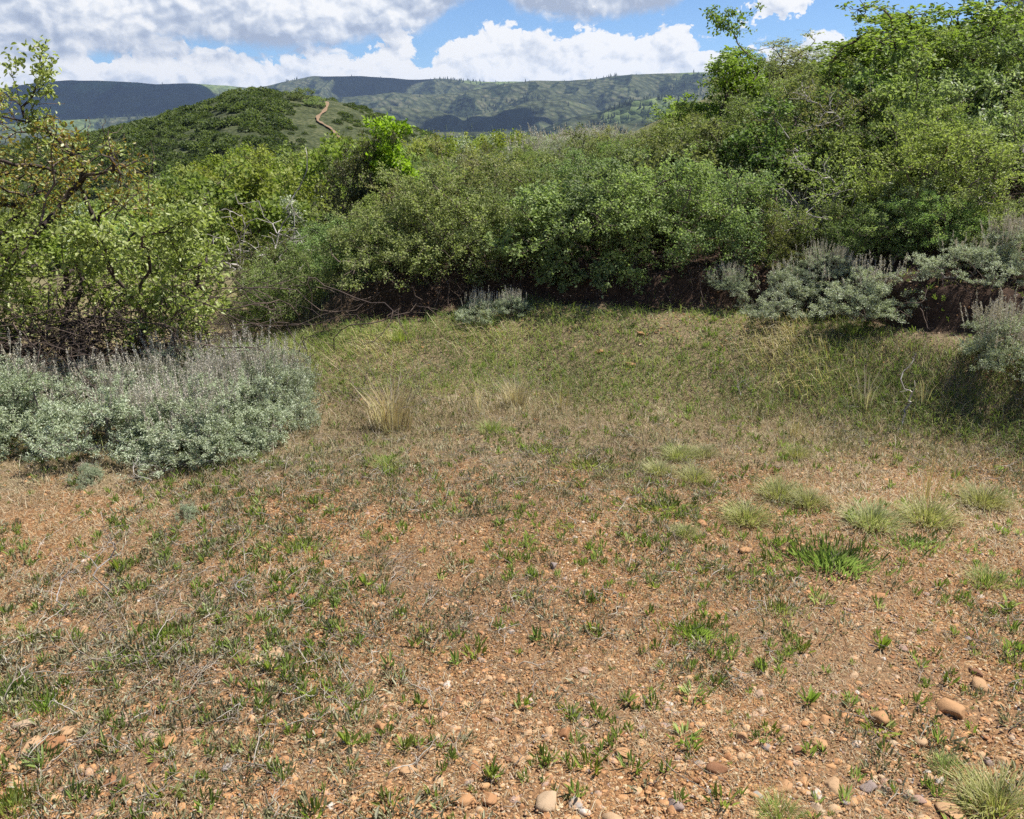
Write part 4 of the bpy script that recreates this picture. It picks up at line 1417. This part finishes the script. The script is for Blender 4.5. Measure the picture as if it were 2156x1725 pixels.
# roots and dead twigs hanging from the lip
rt_ = [stem_mesh(500 + i, 0.30, 8, -0.9, 0.0018) for i in range(6)]
Pr = []
while len(Pr) < 420:
    x = rng.uniform(-1.6, 5)
    y = float(np.interp(x, YC_X, YC_Y)) + rng.uniform(0.05, 0.5)
    Pr.append((x, y, float(height(x, y)) + rng.uniform(0.02, 0.14)))
V, F, r_ = replicate(rt_, np.array(Pr), rng.uniform(0.5, 1.2, len(Pr)), rng.normal(-1.57, 0.7, len(Pr)), rng, 0.1)
tag(obj('hanging_roots', mesh_from('hanging_roots', V, F, r_), M['darkwood']), 'dark roots and dead twigs hanging over the cut bank', 'roots', kind='stuff')
# litter on the cut and on bare soil below the right sagebrush
Pc = []
while len(Pc) < 2600:
    x = rng.uniform(-1.2, 4.5)
    y = float(np.interp(x, YC_X, YC_Y)) + rng.uniform(-0.55, 0.4)
    if fbm(x * 2, y * 2, 2, 12) > -0.08:
        Pc.append((x, y, float(height(x, y))))
Pc = np.array(Pc)
V, F, r_ = replicate(st1 + st2[:2], Pc, rng.uniform(0.003, 0.013, len(Pc)), rng.uniform(0, 6, len(Pc)), rng, 0.3)
tag(obj('rubble', mesh_from('rubble', V, F, r_, smooth=True), M['pebble']), 'crumbled stones and clods on the face of the cut bank', 'rubble', kind='stuff')

RK = []
for i in range(9):
    V, F = stone_shape(ico(3), 60 + i, 0.42, 0.7)
    me = mesh_from('rock', V, F, smooth=True)
    me.materials.append(M['rock'])
    RK.append(me)
rocks = [(352, 1553, 45, 'round orange'), (315, 1546, 32, 'pale speckled'), (137, 1536, 34, 'flat tan'), (107, 1561, 48, 'broad orange'), (65, 1566, 42, 'angular pale'), (800, 1523, 38, 'pinkish'),
         (670, 1541, 32, 'yellowish'), (860, 1616, 42, 'pale tan'), (475, 1611, 26, 'small white'), (977, 1678, 40, 'yellow tan'), (1030, 1676, 32, 'domed brown'), (575, 1373, 42, 'flat orange'),
         (540, 1388, 34, 'pale grey'), (560, 1403, 32, 'sharp edged orange'), (640, 1366, 28, 'dull tan'), (617, 1253, 26, 'flat pale'), (685, 1183, 28, 'orange'), (255, 1511, 36, 'grey tan'),
         (55, 1516, 50, 'dull tan'), (175, 1323, 22, 'small yellow'), (400, 1456, 24, 'reddish'), (550, 1438, 24, 'yellowish'), (785, 1271, 24, 'tan'), (1558, 1546, 32, 'yellow tan'),
         (1728, 1563, 38, 'orange tan'), (1683, 1576, 32, 'orange'), (1750, 1648, 44, 'pale angular'), (1653, 1651, 36, 'purple grey'), (1828, 1651, 36, 'dark purple'), (2003, 1706, 50, 'round orange'),
         (2008, 1486, 56, 'flat pinkish'), (1853, 1503, 50, 'flat tan'), (2050, 1411, 32, 'round tan'), (2060, 1438, 40, 'pale orange'), (2053, 1331, 40, 'flat white'), (1855, 1251, 32, 'orange'),
         (1828, 1248, 20, 'small pale'), (1740, 1513, 26, 'pale'), (1315, 1583, 30, 'white pitted'), (1150, 1678, 50, 'large pinkish'), (1513, 1613, 42, 'reddish flat'), (1188, 1543, 32, 'pale'),
         (1933, 1681, 28, 'dark grey'), (1720, 1696, 28, 'pink'), (1293, 1718, 46, 'orange tan'), (1330, 764, 26, 'flat cream'), (1262, 738, 16, 'small orange'), (1350, 700, 16, 'orange'),
         (1480, 1100, 26, 'flat pinkish'), (1570, 1155, 30, 'flat pale'), (1165, 1187, 26, 'yellow tan'), (30, 1700, 30, 'pinkish'), (1255, 1690, 28, 'pale green grey'), (1000, 1610, 30, 'orange'),
         (700, 1640, 30, 'brown'), (230, 1640, 28, 'tan'), (600, 1600, 26, 'orange'), (1090, 1600, 30, 'brown orange'), (1420, 1690, 34, 'tan'), (1600, 1460, 28, 'flat orange'), (1940, 1560, 30, 'tan'),
         (2110, 1600, 34, 'pinkish'), (1800, 1420, 24, 'pale'), (1900, 1360, 24, 'orange'), (1340, 1480, 26, 'pale'), (1230, 1410, 22, 'flat orange'), (900, 1480, 22, 'orange'), (820, 1400, 20, 'tan'), (1010, 1330, 20, 'pale')]
import re
hue = {'orange': .3, 'pale': .7, 'tan': .5, 'pinkish': .82, 'white': 1, 'grey': .93, 'purple': .88, 'red': .1}
bands = {}
for i, (px, py, w, look) in enumerate(rocks):
    g = at(px, py + w * 0.2)
    o = bpy.data.objects.new('rock', RK[i % 9])
    COL.objects.link(o)
    d = math.hypot(g[1], EYE)
    s = w / FPX * d / 2 * 1.2
    o.location = (g[0], g[1], g[2] + s * 0.12)
    o.scale = (s, s, s * rng.uniform(0.8, 1.1))
    o.rotation_euler = (rng.uniform(-.2, .2), rng.uniform(-.2, .2), rng.uniform(0, 6.28))
    k = 0 if py > 1560 else 1 if py > 1440 else 2 if py > 1200 else 3
    bands.setdefault(k, []).append((px, o, look))
    tag(o, None, 'rock')
for k, txt in ((0, 'in the strip of gravel along the bottom edge'), (1, 'in the gravel strip above the bottom one'), (2, 'among the weeds of the middle foreground'), (3, 'in the farther grassy half')):
    for i, (px, o, look) in enumerate(sorted(bands[k], key=lambda e: e[0])):
        o['label'] = f'{look} rock {txt}, {ORD[i]}' + (' from left' if i else '')

# ------------------------------------------------------------------ grass, weeds, dead stems
def weed_mesh(seed, n, L, Wd, spread=0.02, lean=(0.1, 0.9), name='weed'):
    g = np.random.default_rng(seed)
    a = g.uniform(0, 6.28, n)
    ln = g.uniform(lean[0], lean[1], n)
    D = np.stack([np.cos(a) * np.sin(ln), np.sin(a) * np.sin(ln), np.cos(ln)], 1)
    rr0 = g.random(n) ** 0.5 if spread < 0.05 else np.abs(g.normal(size=n)) * 0.55 * (0.75 + 0.9 * (0.5 + fbm(np.cos(a) * 2 + seed, np.sin(a) * 2, 2, seed)))
    P = np.stack([np.cos(a), np.sin(a), np.zeros(n)], 1) * (rr0 * spread)[:, None]
    P[:, 2] = g.uniform(-0.004, 0.012, n)
    ll = L * g.uniform(0.5, 1.25, n)
    V, F, k = leaves(P, D, ll, ll * Wd, g, 0.6, 6, 0.3, 0.12)
    return V, F, k


wt = [weed_mesh(i, 10 + i % 7, 0.034, 0.10, 0.012, (0.05, 0.75)) for i in range(7)]
wt = [(V, F) for V, F, k in wt]


def weed_d(x, y):
    n = fbm(x * 2.8, y * 2.8, 4, 66, 0.65)
    d = np.clip(0.42 + 3.2 * n, 0.05, 1)
    d = d * (1 - 0.5 * sstep(2.5, 1.7, y)) * np.where(x > 0.35 * y + 0.1, 0.4, 1) * (1 - 0.45 * sstep(4.2, 5.6, y))
    return d


P = field(17000, 1.25, 6.0, 1.1, dens=weed_d)
V, F, r_ = replicate(wt, P, 0.28 + 0.85 * rng.random(len(P)) ** 2, rng.uniform(0, 6, len(P)), rng, 0.1, rnd=np.clip(0.5 + 0.5 * fbm(P[:, 0] * 3, P[:, 1] * 3, 2, 3) + rng.normal(size=len(P)) * 0.2, 0, 1))
tag(obj('small_weeds', mesh_from('small_weeds', V, F, r_), M['weed']), 'small green leafy weeds sprinkled over the gravel', 'weeds', kind='stuff')

gt = [(V, F) for V, F, k in [weed_mesh(30 + i, 22, 0.018, 0.14, 0.03, (0, 1.3)) for i in range(5)]]


def grey_d(x, y):
    n = fbm(x * 1.5, y * 1.5, 3, 67)
    return np.clip(0.25 + 2.4 * n + 0.35 * sstep(0.2, -1.2, x), 0.02, 1) * (1 - 0.45 * sstep(2.4, 1.7, y)) * (1 - 0.5 * sstep(4, 5.5, y))


P = field(12000, 1.25, 5.8, 1.1, dens=grey_d)
V, F, r_ = replicate(gt, P, rng.uniform(0.5, 1.5, len(P)), rng.uniform(0, 6, len(P)), rng, 0.15)
tag(obj('grey_weeds', mesh_from('grey_weeds', V, F, r_), M['greyweed']), 'low grey green weeds matting the gravel', 'weeds', kind='stuff')

stt = [stem_mesh(40 + i, 0.10, 7, 0.35, 0.0012) for i in range(8)]
P = field(8000, 1.25, 5.6, 1.1, dens=grey_d)
V, F, r_ = replicate(stt, P, rng.uniform(0.4, 1.3, len(P)), rng.uniform(0, 6, len(P)), rng, 0.2)
tag(obj('dead_twigs', mesh_from('dead_twigs', V, F, r_), M['twig']), 'fine grey dead stems littering the ground', 'litter', kind='stuff')


def grass_obj(name, label, P, L, Wd, lean, matk, droop=0.35, az0=None, rn=None, cat='grass'):
    n = len(P)
    a = rng.uniform(0, 6.28, n) if az0 is None else rng.normal(az0, 1.3, n)
    V, F, k = blades(P, a, lean, L, Wd, rng, droop)
    r0 = rng.random(n) if rn is None else rn
    tag(obj(name, mesh_from(name, V, F, r0.repeat(k)), M[matk]), label, cat, kind='stuff')


def dry_d(x, y):
    n = fbm(x * 1.4, y * 1.4, 4, 68)
    n2 = fbm(x * 8, y * 8, 2, 69)
    w = 0.72 + 1.6 * n + 0.3 * sstep(0.3, -1, x) - 0.4 * sstep(2.6, 1.7, y) + 1.2 * n2 + 0.45 * sstep(3.4, 4.8, y) + 0.3 * sstep(0.8, 2, x) * sstep(2.2, 3, y)
    t_ = cut_t(x, y)
    return np.clip(w, 0.02, 1) * np.where(t_ > -0.15, 0.02, 1) * (1 - 0.75 * sstep(-1.1, -0.7, t_) * sstep(-2, -1, x))


P = field(330000, 1.25, 8.0, 1.1, dens=dry_d)
near_ = np.clip(P[:, 1] / 5, 0.3, 1)
grass_obj('dry_grass', 'short tan and purplish dead grass matting the clearing', P, rng.uniform(0.012, 0.04, len(P)) * (0.7 + near_), rng.uniform(0.0006, 0.0014, len(P)) * (0.6 + near_ * 0.8), rng.uniform(0.3, 1.4, len(P)), 'drygrass',
          rn=np.clip(0.5 + 0.9 * fbm(P[:, 0] * 1.1, P[:, 1] * 1.1, 2, 5) + rng.normal(size=len(P)) * 0.18, 0, 1))


def mid_d(x, y):
    t_ = cut_t(x, y)
    n = fbm(x * 1.3, y * 1.3, 3, 70)
    return np.clip(sstep(3.6, 4.8, y + 0.25 * np.clip(x, 0, 3)) * (0.32 + 2.4 * n), 0, 1) * np.where(t_ > -0.3, 0.0, 1)


P = field(90000, 3.2, 9.0, 1.0, xw=0.7, dens=mid_d)
rn = np.clip(0.45 + 1.3 * fbm(P[:, 0] * 1.6, P[:, 1] * 1.6, 2, 6) + rng.normal(size=len(P)) * 0.15, 0, 1)
grass_obj('meadow_grass', 'ankle high grass, partly tan and partly green, over the far half', P, rng.uniform(0.03, 0.085, len(P)), rng.uniform(0.0008, 0.0018, len(P)), rng.uniform(0.2, 1.2, len(P)), 'palegrass', rn=rn)
P = field(50000, 3.6, 6.4, 1.0, xw=0.7, dens=lambda x, y: np.clip(mid_d(x, y) * (0.25 + 1.0 * sstep(1.2, 2.4, x) * sstep(3.8, 4.3, y) + 0.8 * np.exp(-((x + 0.3) / 0.9) ** 2 - ((y - 5.0) / 0.45) ** 2)), 0, 1))
grass_obj('tawny_grass', 'reddish tan grass standing upright at the right and along the meadow edge', P, rng.uniform(0.06, 0.14, len(P)), rng.uniform(0.0008, 0.0016, len(P)), rng.uniform(0.02, 0.5, len(P)), 'drygrass')


def apron_d(x, y):
    t_ = cut_t(x, y)
    n = fbm(x * 1.7, y * 1.7, 3, 71)
    k = sstep(-1.35, -0.9, t_) * (1 - sstep(-0.18, 0.06, t_ + 0.35 * n))
    bare_ = np.exp(-((x - 2.75) / 0.35) ** 2 - ((y - 5.35) / 0.3) ** 2)
    return np.clip(k * (0.75 + 1.4 * n) * sstep(-2.9, -1.9, x) - 0.9 * bare_, 0, 1)


P = field(260000, 3.2, 8.0, 1.0, xw=0.68, dens=apron_d)
grass_obj('bank_grass', 'long green and straw grass combed down the foot of the bank', P, rng.uniform(0.04, 0.14, len(P)), rng.uniform(0.001, 0.0022, len(P)), rng.uniform(0.2, 1.2, len(P)), 'grass', 0.55, az0=-1.9,
          rn=np.clip(0.34 + 0.9 * fbm(P[:, 0] * 2.2, P[:, 1] * 2.2, 2, 7) + rng.normal(size=len(P)) * 0.2, 0, 1))
P = np.array([(x, y, float(height(x, y))) for x, y in zip(rng.uniform(-5.5, -1.5, 14000), rng.uniform(4.3, 9.5, 14000))])
grass_obj('shade_grass', 'tan and green grass under the large spreading shrub', P, rng.uniform(0.05, 0.16, len(P)), rng.uniform(0.001, 0.0022, len(P)), rng.uniform(0.1, 0.9, len(P)), 'palegrass')
P = field(60000, 4.4, 13, 1.1, xw=0.72, dens=lambda x, y: np.clip((cut_t(x, y) > 0.30) * (0.45 + 1.6 * fbm(x * 2, y * 2, 3, 92)) * sstep(-2.6, -1.2, x), 0, 1))
grass_obj('slope_grass', 'thin dry grass and litter between the shrubs of the bank', P, rng.uniform(0.03, 0.12, len(P)), rng.uniform(0.001, 0.0024, len(P)), rng.uniform(0.3, 1.3, len(P)), 'grass', 0.5, az0=-1.8)
# the combed straw patches on the apron
for (px, py, n, w) in ((1640, 730, 300, 0.26), (800, 745, 150, 0.4), (1000, 720, 80, 0.3), (1700, 800, 100, 0.3)):
    g = at(px, py)
    x, y = g[0] + rng.normal(size=n) * w * 0.5, g[1] + rng.normal(size=n) * 0.13
    P = np.stack([x, y, height(x, y)], 1)
    nm = 'straw_patch'
    a = rng.normal(-2.6, 0.35, n)
    V, F, k = blades(P, a, rng.uniform(0.4, 1.0, n), rng.uniform(0.14, 0.30, n), rng.uniform(0.0009, 0.0018, n), rng, 0.75)
    tag(obj(nm, mesh_from(nm, V, F, rng.random(n).repeat(k)), M['straw']), {1640: 'pale bent grass fanning out below the bright sagebrush pair', 800: 'pale bent grass at the left end of the grassy apron', 1000: 'thin straw below the small pale sagebrush', 1700: 'grey straw on the apron below the fanned grass'}[px], 'grass', kind='stuff')


def tuft_proto(name, seed, n, L, W_, spread, lean, matk, droop=0.35, dead=0, leafy=False):
    g = np.random.default_rng(seed)
    if leafy:
        V, F, k = weed_mesh(seed, n, L, W_, spread, lean)
        me = mesh_from('leaves', V, F, g.random(n).repeat(k))
    else:
        rad = g.random(n) ** 0.6 * spread
        a0 = g.uniform(0, 6.28, n)
        P = np.stack([np.cos(a0) * rad, np.sin(a0) * rad, np.full(n, -0.003)], 1)
        ln = lean[0] + (lean[1] - lean[0]) * (rad / spread) * g.uniform(0.5, 1.1, n)
        V, F, k = blades(P, a0 + g.normal(size=n) * 0.4, ln, L * g.uniform(0.5, 1.2, n), W_ * g.uniform(.7, 1.2, n), g, droop)
        me = mesh_from('blades', V, F, g.random(n).repeat(k))
    parts = [('leaves' if leafy else 'blades', me, M[matk])]
    if dead:
        pp = []
        for i in range(dead):
            V, F = stem_mesh(seed + 100 + i, L * 1.7, 4, g.uniform(0.8, 3.0), 0.0014)
            a = g.uniform(0, 6.28)
            c, s = math.cos(a), math.sin(a)
            V = V @ np.array([[c, s, 0], [-s, c, 0], [0, 0, 1]]) + np.array([g.normal() * spread * .4, g.normal() * spread * .4, 0])
            pp.append((V, F, g.random(len(V))))
        V, F, r0 = merge(pp)
        parts.append(('dead_stems', mesh_from('dead_stems', V, F, r0), M['twig']))
    return proto(name, *parts)


WD = [tuft_proto('leafy_weed', 701, 18, 0.045, 0.095, 0.014, (0.1, 0.9), 'weed', leafy=True),
      tuft_proto('leafy_weed', 702, 26, 0.04, 0.09, 0.028, (0.1, 0.8), 'weed', leafy=True),
      tuft_proto('leafy_weed', 703, 14, 0.05, 0.11, 0.012, (0.05, 0.8), 'weed', leafy=True),
      tuft_proto('leafy_weed', 704, 34, 0.036, 0.10, 0.04, (0.2, 1.1), 'weed', leafy=True)]
BW = tuft_proto('weed_patch', 705, 620, 0.052, 0.07, 0.17, (0.05, 0.95), 'weed', leafy=True, dead=7)
BG = tuft_proto('weed_patch', 706, 320, 0.034, 0.085, 0.14, (0.05, 1.0), 'weed', leafy=True)
GT = tuft_proto('grass_tuft', 707, 620, 0.09, 0.0011, 0.062, (0.05, 1.25), 'palegrass')
GG = tuft_proto('grass_tuft', 708, 300, 0.09, 0.0011, 0.06, (0.05, 1.0), 'grass')
GS = tuft_proto('dry_grass_clump', 709, 200, 0.30, 0.0026, 0.10, (0.02, 0.30), 'straw', 0.22, dead=16)
G3 = tuft_proto('dry_grass_clump', 710, 26, 0.26, 0.0026, 0.05, (0.02, 0.35), 'straw', 0.2)
for pr, px, py, s, lab, cat in [
        (BW, 1762, 1190, (1.05, 0.85, 1.05), 'largest bright green weed patch with dead stems, right foreground', 'weed patch'),
        (BG, 1405, 1072, (2.1, 0.8, 0.8), 'long low green weed patch right of centre', 'weed patch'),
        (BG, 1245, 985, (1.7, 0.9, 0.9), 'green grassy weed patch above the long low one', 'weed patch'),
        (BG, 1150, 950, (1.3, 0.8, 0.7), 'thin green patch left of the grassy weed patch', 'weed patch'),
        (BW, 1470, 1335, (0.55, 0.45, 0.6), 'small dark green weed patch with grey stems, centre foreground', 'weed patch'),
        (BG, 1645, 1287, (0.62, 0.5, 0.7), 'small weed patch left below the largest patch', 'weed patch'),
        (BG, 1930, 1150, (1.4, 0.7, 0.9), 'green weed patch right of the largest patch', 'weed patch'),
        (BG, 640, 1155, (0.9, 0.6, 1.0), 'green weed patch left of centre', 'weed patch'),
        (BG, 100, 1490, (0.6, 0.5, 0.9), 'dark green weed patch near the left picture edge', 'weed patch'),
        (BG, 20, 1465, (0.6, 0.5, 1.0), 'dark green weed patch touching the left picture edge', 'weed patch'),
        (BG, 350, 1340, (0.6, 0.5, 0.9), 'weed patch in the left foreground above the grey litter', 'weed patch'),
        (BG, 30, 1700, (0.6, 0.5, 1.1), 'green weed patch in the bottom left corner', 'weed patch'),
        (GT, 1462, 1010, 1.1, 'round pale green grass tuft, front one of the pale pair', 'grass tuft'),
        (GT, 1385, 995, 0.95, 'pale green grass tuft left of the front tuft', 'grass tuft'),
        (GT, 1430, 965, 1.1, 'pale green grass tuft behind the pair', 'grass tuft'),
        (GT, 1480, 958, 0.9, 'pale grass tuft at the back right of the pale cluster', 'grass tuft'),
        (GT, 1675, 960, 0.8, 'small pale grass tuft before the reddish grass', 'grass tuft'),
        (GT, 1570, 1095, 1.25, 'pale grass tuft at the right end of the long low patch', 'grass tuft'),
        (GT, 1640, 1045, 1.3, 'pale grass tuft beyond the dirt strip', 'grass tuft'),
        (GT, 1700, 1060, 1.1, 'pale grass tuft right of the one beyond the dirt strip', 'grass tuft'),
        (GT, 1835, 1105, 1.5, 'large pale grass tuft above the largest weed patch', 'grass tuft'),
        (GT, 1950, 1095, 1.5, 'large pale grass tuft under the standing dry stalks', 'grass tuft'),
        (GT, 2070, 1060, 1.4, 'pale grass tuft toward the right picture edge', 'grass tuft'),
        (GT, 1440, 1125, 0.7, 'small yellow green tuft below the long low patch', 'grass tuft'),
        (GG, 2080, 1228, 1.0, 'green grass tuft near the right edge below the shaded strip', 'grass tuft'),
        (GT, 2100, 1705, 1.2, 'pale dry grass tuft in the bottom right corner', 'grass tuft'),
        (GG, 1640, 1722, 0.7, 'dense green tuft at the bottom edge right of centre', 'grass tuft'),
        (GG, 1035, 910, 1.1, 'bright yellow green tuft on the meadow edge', 'grass tuft'),
        (GG, 815, 985, 1.0, 'green grass tuft right of the left sagebrush clump', 'grass tuft'),
        (GG, 1990, 1620, 0.6, 'small green tuft in the right foreground', 'grass tuft'),
        (GG, 845, 715, 1.2, 'green grass tuft hanging at the foot of the undercut', 'grass tuft'),
        (GG, 1790, 700, 1.3, 'green grass tuft below the bright sagebrush pair', 'grass tuft'),
        (GS, 825, 905, (1.15, 0.9, 1.05), 'tall straw clump with grey brown dead weed on the meadow edge', 'grass clump'),
        (GS, 1085, 855, (0.8, 0.6, 0.7), 'smaller straw clump between the tall one and the three thin stalks', 'grass clump'),
        (G3, 1180, 860, 0.95, 'three thin straw stalks at the foot of the apron', 'grass clump'),
        (G3, 1820, 865, 1.05, 'upright straw stalks on the right meadow', 'grass clump'),
        (G3, 1950, 1055, 1.0, 'long dry stalks leaning out of the large pale tuft', 'grass clump'),
        (G3, 1945, 850, 0.7, 'straw stalks right of the dead sapling', 'grass clump'),
        (G3, 1670, 920, 0.75, 'bent pale stalks before the reddish grass', 'grass clump'),
        (G3, 1010, 870, 1.0, 'thin straw stalks left of the yellow green tuft', 'grass clump')]:
    place(pr, at(px, py), rng.uniform(0, 6.28) if not isinstance(s, tuple) else 0.1, s, lab, cat)
# individual weeds that stand out
W_pos = [(775, 1235), (510, 1400), (575, 1415), (655, 1475), (500, 1500), (555, 1530), (340, 1590), (710, 1460), (740, 1570), (520, 1590), (350, 1680), (160, 1680), (660, 1720), (920, 1570), (850, 1580), (1200, 1500),
         (1100, 1490), (1320, 1480), (1460, 1470), (1855, 1365), (1850, 1540), (1620, 1540), (1520, 1690), (1440, 1560), (1600, 1560), (1430, 1690), (1240, 1620), (1040, 1640), (960, 1400), (1000, 1380), (1130, 1350), (720, 1330),
         (300, 1400), (440, 1290), (250, 1200), (330, 1130), (430, 1080), (560, 1180), (930, 1220), (1060, 1180), (1190, 1110), (1340, 1040), (850, 1120), (700, 1080), (1730, 1270), (1850, 1280), (2120, 1290), (2140, 1400),
         (1000, 1060), (1100, 1260), (60, 1350), (140, 1290), (90, 1600), (230, 1580), (440, 1700), (820, 1690), (1150, 1600), (1330, 1620), (1690, 1370), (1700, 1480), (1250, 1330), (1380, 1240), (1480, 1210), (600, 1300), (900, 1330), (1620, 1180), (1330, 880), (1590, 900)]
bands = {}
for px, py in W_pos:
    g = at(px, py)
    o = place(WD[int(rng.integers(4))], g, rng.uniform(0, 6.28), rng.uniform(0.7, 1.05), None, 'weed', 'leafy weeds on the gravel')
    bands.setdefault(0 if py > 1560 else 1 if py > 1440 else 2 if py > 1280 else 3, []).append(o)
for k, txt in ((0, 'green leafy weed near the bottom edge, {}'), (1, 'green leafy weed in the strip above the bottom edge, {}'), (2, 'green leafy weed in the middle foreground, {}'), (3, 'green leafy weed in the farther half, {}')):
    order_labels(bands[k], txt)
# long dead stems
DS = []
for i in range(6):
    V, F = stem_mesh(800 + i, 0.24, 5, 0.35 + 0.25 * (i % 3), 0.0013)
    me = mesh_from('dry_twig', V, F, np.random.default_rng(i).random(len(V)))
    me.materials.append(M['twig'])
    DS.append(me)
D_pos = [(1020, 1640, 1.9, 1.0), (1100, 1500, 1.5, 0.7), (1500, 1700, 2.4, 1.1), (1540, 1680, 2.4, 1.0), (1430, 1560, 2.2, 0.7), (260, 1500, 0.6, 1.1), (400, 1480, 0.7, 1.1), (130, 1730, 0.3, 0.9), (330, 1700, 2.3, 0.8),
         (60, 1600, 1.4, 0.8), (600, 1240, 0.3, 0.9), (760, 1290, 2.6, 0.8), (480, 1180, 0.5, 1.1), (360, 1150, 0.3, 1.2), (150, 1420, 0.1, 1.3), (60, 1440, 0.2, 1.2), (300, 1400, 3.0, 1.2), (930, 1520, 1.3, 0.6), (560, 1120, 2.8, 1.0),
         (700, 1150, 0.4, 0.9), (1900, 1400, 2.4, 1.1), (1985, 1380, 2.3, 0.9), (1700, 1420, 2.4, 0.8), (1370, 1390, 1.7, 0.7), (1280, 1290, 1.6, 0.7), (870, 1230, 2.9, 0.9), (660, 1540, 0.7, 0.9), (780, 1440, 2.4, 0.8), (110, 1280, 1.2, 0.9), (330, 1310, 0.3, 1.1),
         (1600, 770, 2.6, 1.1), (1540, 820, 0.4, 1.0), (2040, 870, 2.2, 1.2), (180, 1200, 1.6, 1.0), (80, 1180, 1.0, 1.0)]
bands = {}
for i, (px, py, a, s) in enumerate(D_pos):
    g = at(px, py)
    o = bpy.data.objects.new('dry_twig', DS[i % 6])
    COL.objects.link(o)
    o.location = g + np.array([0, 0, 0.01])
    o.rotation_euler = (0, 0, a)
    o.scale = (s, s, s)
    tag(o, None, 'dead stem', 'dead stems on the clearing')
    bands.setdefault(0 if py > 1460 else 1 if py > 1250 else 2, []).append(o)
for k, txt in ((0, 'thin pale dead stem leaning over the near gravel, {}'), (1, 'thin pale dead stem in the middle foreground, {}'), (2, 'thin pale dead stem in the farther half, {}')):
    order_labels(bands[k], txt)
# upright dead weeds
UP = [shrub('dead_weed', 901, None, M['deadwood'], 0.09, 0.09, 0.30, 24, 0, 0, 0, z0=0.12, lump=0.4, step=0.03, rt=0.0006, nb=1, base_r=0.01, wiggle=0.2),
      shrub('dead_sapling', 902, None, M['deadwood'], 0.07, 0.07, 0.42, 9, 0, 0, 0, z0=0.2, lump=0.5, step=0.03, rt=0.0016, nb=1, base_r=0.01, wiggle=0.3)]
place(UP[0], at(225, 1260), 0, (1.3, 1.3, 1.25), 'tall pale branched dead weed left of the gravel', 'dead weed')
place(UP[0], at(140, 1290), 1, (1.0, 1.0, 0.8), 'grey dead weed left of the tall pale one', 'dead weed')
place(UP[0], at(520, 1270), 2, (0.8, 0.8, 0.5), 'short pale dead weed in the left middle', 'dead weed')
place(UP[1], at(1890, 905), 0, (1.2, 1.2, 1.15), 'pale thin dead sapling standing on the right meadow', 'dead sapling')
place(UP[0], at(310, 1035), 3, (1.1, 1.1, 0.8), 'white twiggy dead weed at the foot of the front sagebrush', 'dead weed')
place(UP[0], at(1560, 850), 1, (0.8, 0.8, 0.8), 'thin dark dead weed at the apron foot', 'dead weed')

# unused prototypes out of the way
for o in list(bpy.data.objects):
    if o.type == 'EMPTY' and not o.get('used') and not o.parent and 'category' not in o.keys():
        for c in list(o.children):
            bpy.data.objects.remove(c)
        bpy.data.objects.remove(o)
for o in bpy.data.objects:
    if 'used' in o.keys():
        del o['used']

# ------------------------------------------------------------------ haze
V = np.array([(x, y, z) for z in (-120, 420) for y in (-60, 7600) for x in (-6000, 6000)], float)
F = np.array([(0, 2, 3, 1), (4, 5, 7, 6), (0, 1, 5, 4), (2, 6, 7, 3), (0, 4, 6, 2), (1, 3, 7, 5)])
m = bpy.data.materials.new('haze_air')
m.use_nodes = True
m.node_tree.nodes.clear()
q = NB(m.node_tree)
pv = q.n('ShaderNodeVolumePrincipled', {'Color': (0.48, 0.66, 1.0, 1), 'Density': 0.00006, 'Anisotropy': 0.1})
q.n('ShaderNodeOutputMaterial', {'Volume': pv.outputs[0]})
tag(obj('haze', mesh_from('haze', V, F), m), 'thin blue air between the clearing and the far ridges', 'haze', kind='stuff')
